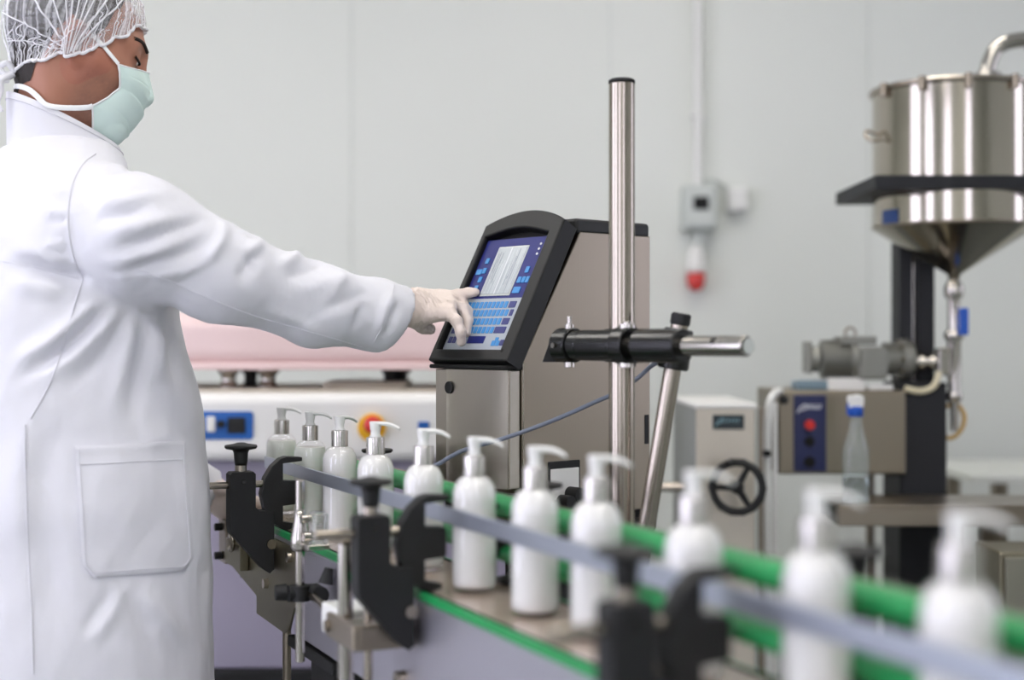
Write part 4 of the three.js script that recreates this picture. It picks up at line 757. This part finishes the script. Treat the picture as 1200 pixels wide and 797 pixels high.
  // patch pocket with a top hem
  { const c = (u, v) => { const T = [88 + 130 * u, 523 - 6 * u], B = [98 + 130 * u, 677 - 8 * u]; let x = lerp(T[0], B[0], v), y = lerp(T[1], B[1], v); const e = Math.max(0, v - .9) / .1; x += e * (u < .5 ? 12 * (1 - u * 2) : -12 * (u * 2 - 1)); return [x, y]; };
    const P = (u, v) => on(...c(u, v), .0034);
    const pk = obj('pocket', local(sheet(26, 30, (u, v) => P(u, 1 - v), .0032)), M.coat, coatM);
    const edge = []; for (let i = 0; i <= 60; i++) { const k = i / 60; edge.push(k < .36 ? [.03, .03 + k / .36 * .93] : k < .64 ? [.03 + (k - .36) / .28 * .94, .965] : [.97, .96 - (k - .64) / .36 * .93]); }
    obj('pocket_stitch', local(tube(edge.map(e => P(...e).addScaledVector(P(...e).sub(eye).normalize(), -.0006)), .0008, 120, 5)), M.coat, pk);
    obj('pocket_hem', local(tube([0, .1, .2, .3, .4, .5, .6, .7, .8, .9, 1].map(u => P(.02 + u * .96, .14).addScaledVector(P(.02 + u * .96, .14).sub(eye).normalize(), -.0006)), .0008, 60, 5)), M.coat, pk); }
  // stand collar: highest at the nape, falling to the front
  { const col = (u, v) => { const a = u * 2 * Math.PI, c = Math.cos(a), s = Math.sin(a);        // a = 0 at the nape
      const base = 1.533 - .06 * (1 - c) * .5, top = base + lerp(.068, .045, (1 - c) / 2), rr = lerp(.088, .077, v);
      return W2(-.026 + .018 * (1 - c) * .5 + .012 * (1 - v) - c * rr * 1.02, lerp(base - .022, top, v), s * rr * .97); };
    obj('collar', local(sheet(64, 10, (u, v) => col(u, v), .0035)), Object.assign(M.coat.clone(), { side: THREE.DoubleSide }), coatM);
    obj('collar_stitch', local(tube(Array.from({ length: 40 }, (_, i) => { const p = col(i / 40, .88), c = W2(-.024, p.y, 0); return p.add(p.clone().sub(c).normalize().multiplyScalar(.001)); }), .0008, 120, 5, true)), M.coat, coatM); }

  // ---- trousers and shoes below the frame
  obj('trousers', local(uvm(nets((x, y, z) => { let d = 1; for (const s of [-.1, .1]) d = smin(d, smin(cap(x, y, z, W2(0, .88, s), W2(.01, .5, s), .105, .085), cap(x, y, z, W2(.01, .5, s), W2(-.02, .06, s), .085, .07), .03), .02); return Math.max(d, .05 - y); }, V(-.95, .03, -2.55), V(-.45, .95, -2.02), .014))), M.trousers, person);
  for (const s of [-.1, .1]) obj('shoe', local(uvm(nets((x, y, z) => Math.max(smin(cap(x, y, z, W2(-.05, .05, s), W2(.14, .04, s * 1.1), .05, .042), cap(x, y, z, W2(-.03, .05, s), W2(-.03, .1, s), .05, .05), .03), .004 - y), W2(.05, 0, s).add(V(-.2, 0, -.2)), W2(.05, .18, s).add(V(.2, 0, .2)), .01))), M.shoe, person);

  // ---- gloves
  const wrinkle = (c, ax) => (x, y, z) => { const t = (x - c.x) * ax.x + (y - c.y) * ax.y + (z - c.z) * ax.z; return .0006 * Math.sin(t * 900 + 6 * noise.noise(x * 60, y * 60, z * 60)) * sstep(.045, .0, t) + .0007 * noise.noise(x * 120, y * 120, z * 120); };
  const axR = at(520, 355, 2.37).sub(at(488, 362, 2.345)).normalize();
  const gR = obj('glove', local(boxUV(displace(nets(fR, rl, rh, .0024), wrinkle(at(494, 362, 2.345), axR)))), M.glove, person);
  obj('glove_crease', local(tube([at(519, 356, 2.355), at(526, 362, 2.336), at(528.5, 370, 2.322), at(525, 376, 2.324)], .0024, 30, 8)), M.glove, gR);
  obj('glove', local(boxUV(displace(nets(fL, ll, lh, .0026), (x, y, z) => .0007 * noise.noise(x * 120, y * 120, z * 120)))), M.glove, person);

  // ---- hair, hair net: shells round the skull given by azimuth (0 = face, near side positive) and height
  const C0 = V(0, .035, -.012);
  const dirOf = (az, el) => V(-Math.sin(az) * Math.cos(el), Math.sin(el), Math.cos(az) * Math.cos(el));
  const reach = (dir, ears) => { let t = .19; for (let i = 0; i < 40; i++) { const d = skull(C0.x + dir.x * t, C0.y + dir.y * t, C0.z + dir.z * t, ears); if (d < .0004) break; t -= Math.max(d * .8, .0003); } return t; };
  const curve = (tab, a) => { a = Math.abs(a) * 180 / Math.PI; let i = 0; while (i < tab.length - 2 && a > tab[i + 1][0]) i++; const t = clamp((a - tab[i][0]) / (tab[i + 1][0] - tab[i][0]), 0, 1); return lerp(tab[i][1], tab[i + 1][1], t * t * (3 - 2 * t)) * Math.PI / 180; };
  const hairEl = [[0, 46], [35, 40], [55, 22], [66, -6], [76, -22], [88, -20], [100, 0], [112, -18], [124, -44], [140, -60], [180, -64]];
  const hairG = sheet(120, 40, (u, v) => { const az = (u * 2 - 1) * Math.PI, e0 = curve(hairEl, az), el = lerp(e0, Math.PI / 2, v), d = dirOf(az, el), t = reach(d, false); return C0.clone().addScaledVector(d, t + .0012 + .0045 * sstep(0, .12, v) + .0011 * noise.noise(az * 14, el * 14, 2)); });
  { const n = hairG.attributes.normal; obj('hair', local(boxUV(hairG.applyMatrix4(headM))), Object.assign(M.hair.clone(), { side: THREE.DoubleSide }), person); }
  const bandEl = [[0, 18], [28, 13], [52, -8], [66, -22], [84, -34], [98, -39], [125, -47], [180, -54]];
  const puff = v => .004 + .012 * Math.sin(Math.PI * clamp(v * 1.1, 0, 1) * .5) + .004 * v;
  const netPt = (az, v, lift = 0) => { const e0 = curve(bandEl, az), el = lerp(e0, Math.PI / 2, v), d = dirOf(az, el), t = reach(d, v < .55);
    const pl = .0022 * Math.sin(az * 26 + 3 * noise.noise(az * 3, v * 3, 0)) * sstep(1, .1, v) + .0035 * noise.noise(az * 5, v * 5, 7); return C0.clone().addScaledVector(d, t + puff(v) + pl + lift); };
  const netTex = (() => { const w = 1024, h = 256, d = new Uint8Array(w * h * 4), ph = new Float32Array(w); for (let k = 0; k < 150; k++) { const c = Math.floor(rnd() * w), s = .3 + rnd() * .7, b = 1 + rnd() * 3; for (let i = -8; i <= 8; i++) ph[(c + i + w) % w] += s * Math.exp(-i * i / (b * b)); }
    for (let y = 0; y < h; y++) for (let x = 0; x < w; x++) { const v = y / h, xs = Math.floor(x + 10 * noise.noise(x / 40, v * 5, 3) + w) % w, a = clamp(.17 + .16 * noise.noise(x / 9, y / 5, 1) + .10 * noise.noise(x / 3, y / 2, 4) + .26 * ph[xs], .05, .8), k = 4 * (y * w + x); d[k] = d[k + 1] = d[k + 2] = a * 255; d[k + 3] = 255; }
    const t = new THREE.DataTexture(d, w, h); t.magFilter = t.minFilter = THREE.LinearFilter; t.wrapS = THREE.RepeatWrapping; t.needsUpdate = true; return t; })();
  const netMat = new THREE.MeshStandardMaterial({ color: 0xf4f4f8, roughness: .9, transparent: true, alphaMap: netTex, side: THREE.DoubleSide });
  const net = obj('hair_net', local(sheet(260, 60, (u, v) => netPt((u * 2 - 1) * Math.PI, v)).applyMatrix4(headM)), netMat, person);
  const netWhite = new THREE.MeshStandardMaterial({ color: 0xf6f6fa, roughness: .9, transparent: true, opacity: .82 });
  const ribbon = (pts, r) => local(tube(pts, r, pts.length * 3, 7).applyMatrix4(headM));
  const bandPts = []; for (let i = 0; i < 150; i++) { const az = (i / 75 - 1) * Math.PI; bandPts.push(netPt(az, .004, .0006 + .0014 * Math.sin(i * 2.1))); }
  obj('elastic_band', local(tube(bandPts, .0026, 450, 8, true).applyMatrix4(headM)), netWhite, net);
  // gathered folds of the net: fanning up from the ear, and short ones over the brow
  const D = Math.PI / 180, fan = [[100, .02, 170, .62], [99, .02, 150, .8], [98, .03, 128, .85], [97, .02, 112, .9], [95, .02, 100, .95], [93, .02, 84, .92], [92, .03, 70, .85], [90, .02, 60, .6], [88, .03, 56, .38], [101, .02, 176, .34], [103, .02, 168, .16]];
  fan.forEach(([a0, v0, a1, v1], k) => { const P = []; for (let i = 0; i <= 26; i++) { const t = i / 26; P.push(netPt(lerp(a0, a1, Math.pow(t, 1.25)) * D, lerp(v0, v1, t), .0012 + .0016 * Math.sin(i * 1.7 + k))); } obj('net_fold', ribbon(P, .0009 + .0007 * rnd()), netWhite, net); });
  for (let k = 0; k < 22; k++) { const a = lerp(8, 88, (k + rnd() * .7) / 22), L = .12 + .35 * rnd(), P = []; for (let i = 0; i <= 10; i++) { const t = i / 10; P.push(netPt((a + 5 * t * (rnd() - .4)) * D, .01 + L * t, .0012)); } obj('net_fold', ribbon(P, .0005 + .0005 * rnd()), netWhite, net); }
  for (let k = 0; k < 16; k++) { const a = lerp(104, 178, (k + rnd() * .7) / 16), L = .05 + .2 * rnd(), P = []; for (let i = 0; i <= 8; i++) { const t = i / 8; P.push(netPt((a - 12 * t * rnd()) * D, .01 + L * t, .0012)); } obj('net_fold', ribbon(P, .0005 + .0005 * rnd()), netWhite, net); }
  // bow of the net's tie at the nape
  { const n0 = netPt(168 * D, .0, .002), at_ = (x, y, z) => n0.clone().add(V(x, y, z));
    obj('net_tie', local(mergeGeometries([tube([at_(0, .004, 0), at_(-.004, .012, -.012), at_(0, .004, -.02), at_(0, -.004, -.012), at_(0, 0, 0)], .0045, 30, 8), tube([at_(0, 0, 0), at_(-.004, -.016, -.014), at_(0, -.03, -.012), at_(-.002, -.05, -.012), at_(0, -.062, -.004)], .0055, 30, 8), tube([at_(0, -.012, -.004), at_(-.01, -.02, -.026), at_(-.01, -.022, -.044)], .004, 20, 8)]).applyMatrix4(headM)), netWhite, net); }
  // eyes, lids half closed as he looks down, and brows
  for (const s of [-1, 1]) {
    obj('eye', local(new THREE.SphereGeometry(.0128, 20, 14).translate(s * .031, .007, .0722).applyMatrix4(headM)), M.eye, person);
    obj('eyelash', local(tube([V(s * .019, .0065, .0830), V(s * .026, .0042, .0862), V(s * .034, .0038, .0858), V(s * .042, .0058, .0818), V(s * .049, .0085, .0765)], .0018, 16, 6).applyMatrix4(headM)), M.brow, person);
    const bp = []; for (let i = 0; i <= 8; i++) { const t = i / 8, x = s * lerp(.012, .054, t), y = .030 + .005 * Math.sin(t * 2.4), d = V(x, y - C0.y, .09 * Math.cos(t * .75) - C0.z).normalize(); bp.push(C0.clone().addScaledVector(d, reach(d, false) + .0002)); }
    obj('eyebrow', local(tube(bp, .0029, 24, 8).applyMatrix4(headM)), M.brow, person);
  }
  // face mask: a pleated sheet round nose, mouth and chin, tied at its four corners
  { const skin = (x, y, z) => { const p = V(x, y, z).applyMatrix4(headInv); return skull(p.x, p.y, p.z, false) - .003; }, sd = (v, px, py) => { const p = hit(px, py, skin).applyMatrix4(headInv); return [v, p.y, -p.x, p.z]; };
    const sideTab = [sd(0, 138, 75), sd(.26, 140, 90), sd(.46, 140, 103), sd(.62, 128, 113), sd(.8, 108, 124), [1, -.132, .036, .048]];
    const midTab = [[0, .003, .096], [.14, -.022, .112], [.3, -.046, .116], [.5, -.071, .112], [.7, -.095, .105], [.86, -.118, .088], [1, -.134, .062]];
    const tb = (T, v, k) => { let i = 0; while (i < T.length - 2 && v > T[i + 1][0]) i++; const t = clamp((v - T[i][0]) / (T[i + 1][0] - T[i][0]), 0, 1); return lerp(T[i][k], T[i + 1][k], t); };
    const P = (u, v) => { const s = u * 2 - 1, a = Math.abs(s), my = tb(midTab, v, 1), mz = tb(midTab, v, 2), sy = tb(sideTab, v, 1), sx = tb(sideTab, v, 2), sz = tb(sideTab, v, 3);
      const th = a * Math.PI / 2, w = Math.sin(th), c = Math.cos(th), q = Math.pow(w, 1.15);
      const pl = -.0038 * (((v * 3.6 + .35) % 1)) * sstep(.02, .2, v) * sstep(1, .75, v) * sstep(1, .6, a);
      const p = V(s < 0 ? -sx * w : sx * w, lerp(my, sy, q), lerp(sz, mz, c) + pl * c + .001 * noise.noise(u * 8, v * 8, 4)), o = V(p.x, 0, p.z - .005).normalize();
      for (let k = 0; k < 12; k++) { const g = skull(p.x, p.y, p.z, false) - .0035; if (g > 0) break; p.addScaledVector(o, -g + .0003); }
      return p; };
    const mk = obj('face_mask', local(sheet(60, 64, (u, v) => P(u, 1 - v), .0012).applyMatrix4(headM)), Object.assign(M.mask.clone(), { side: THREE.DoubleSide }), person);
    const edge = f => { const o = []; for (let i = 0; i <= 30; i++) o.push(f(i / 30)); return o; };
    obj('mask_hem', local(tube(edge(t => P(t, .004)), .0012, 60, 6).applyMatrix4(headM)), M.strap, mk);
    for (const s of [0, 1]) obj('side_binding', local(tube(edge(t => P(s ? .998 : .002, t)), .0016, 60, 6).applyMatrix4(headM)), M.strap, mk);
    const onHead = (az, el, lift) => { const d = dirOf(az * D, el * D), t = reach(d, true); return C0.clone().addScaledVector(d, t + lift); };
    const flat = (pts, w) => { const c = new THREE.CatmullRomCurve3(pts, false, 'centripetal'); return sheet(pts.length * 6, 3, (u, v) => { const p = c.getPoint(u), t = c.getTangent(u), o = p.clone().sub(C0.clone().setY(p.y)).normalize(), b = t.clone().cross(o).normalize(); return p.addScaledVector(b, (v - .5) * w).addScaledVector(o, .0008 * (1 - Math.pow(2 * v - 1, 2))); }, .0012); };
    const strap = Object.assign(M.strap.clone(), { side: THREE.DoubleSide });
    for (const s of [-1, 1]) {
      const X = p => V(s < 0 ? p.x : -p.x, p.y, p.z), u0 = s < 0 ? .002 : .998;
      obj('upper_strap', local(flat([P(u0, .0), X(onHead(58, -24, .002)), X(onHead(66, -20, .002)), X(onHead(78, -16, .003))], .0055).applyMatrix4(headM)), strap, mk);
      const low = P(u0, .8), q = [low]; for (const [x, y, z] of [[-.056, low.y - .004, low.z - .012], [-.058, -.104, -.014], [-.062, -.104, -.03], [-.064, -.094, -.048], [-.060, -.086, -.068], [-.045, -.082, -.088], [-.02, -.080, -.099], [0, -.079, -.101]]) q.push(V(s < 0 ? x : -x, y, z));
      const fit = q.map((p, i) => { if (!i) return p; let r = p.clone(); const o = V(p.x, 0, p.z + .03).normalize(); for (let k = 0; k < 30; k++) { const d = skull(r.x, r.y, r.z, false) - .0035; if (Math.abs(d) < .0003) break; r.addScaledVector(o, -d * .7); } return r; });
      obj('lower_strap', local(flat(fit, .0075).applyMatrix4(headM)), strap, mk);
    } }
}

renderer.render(scene, camera);
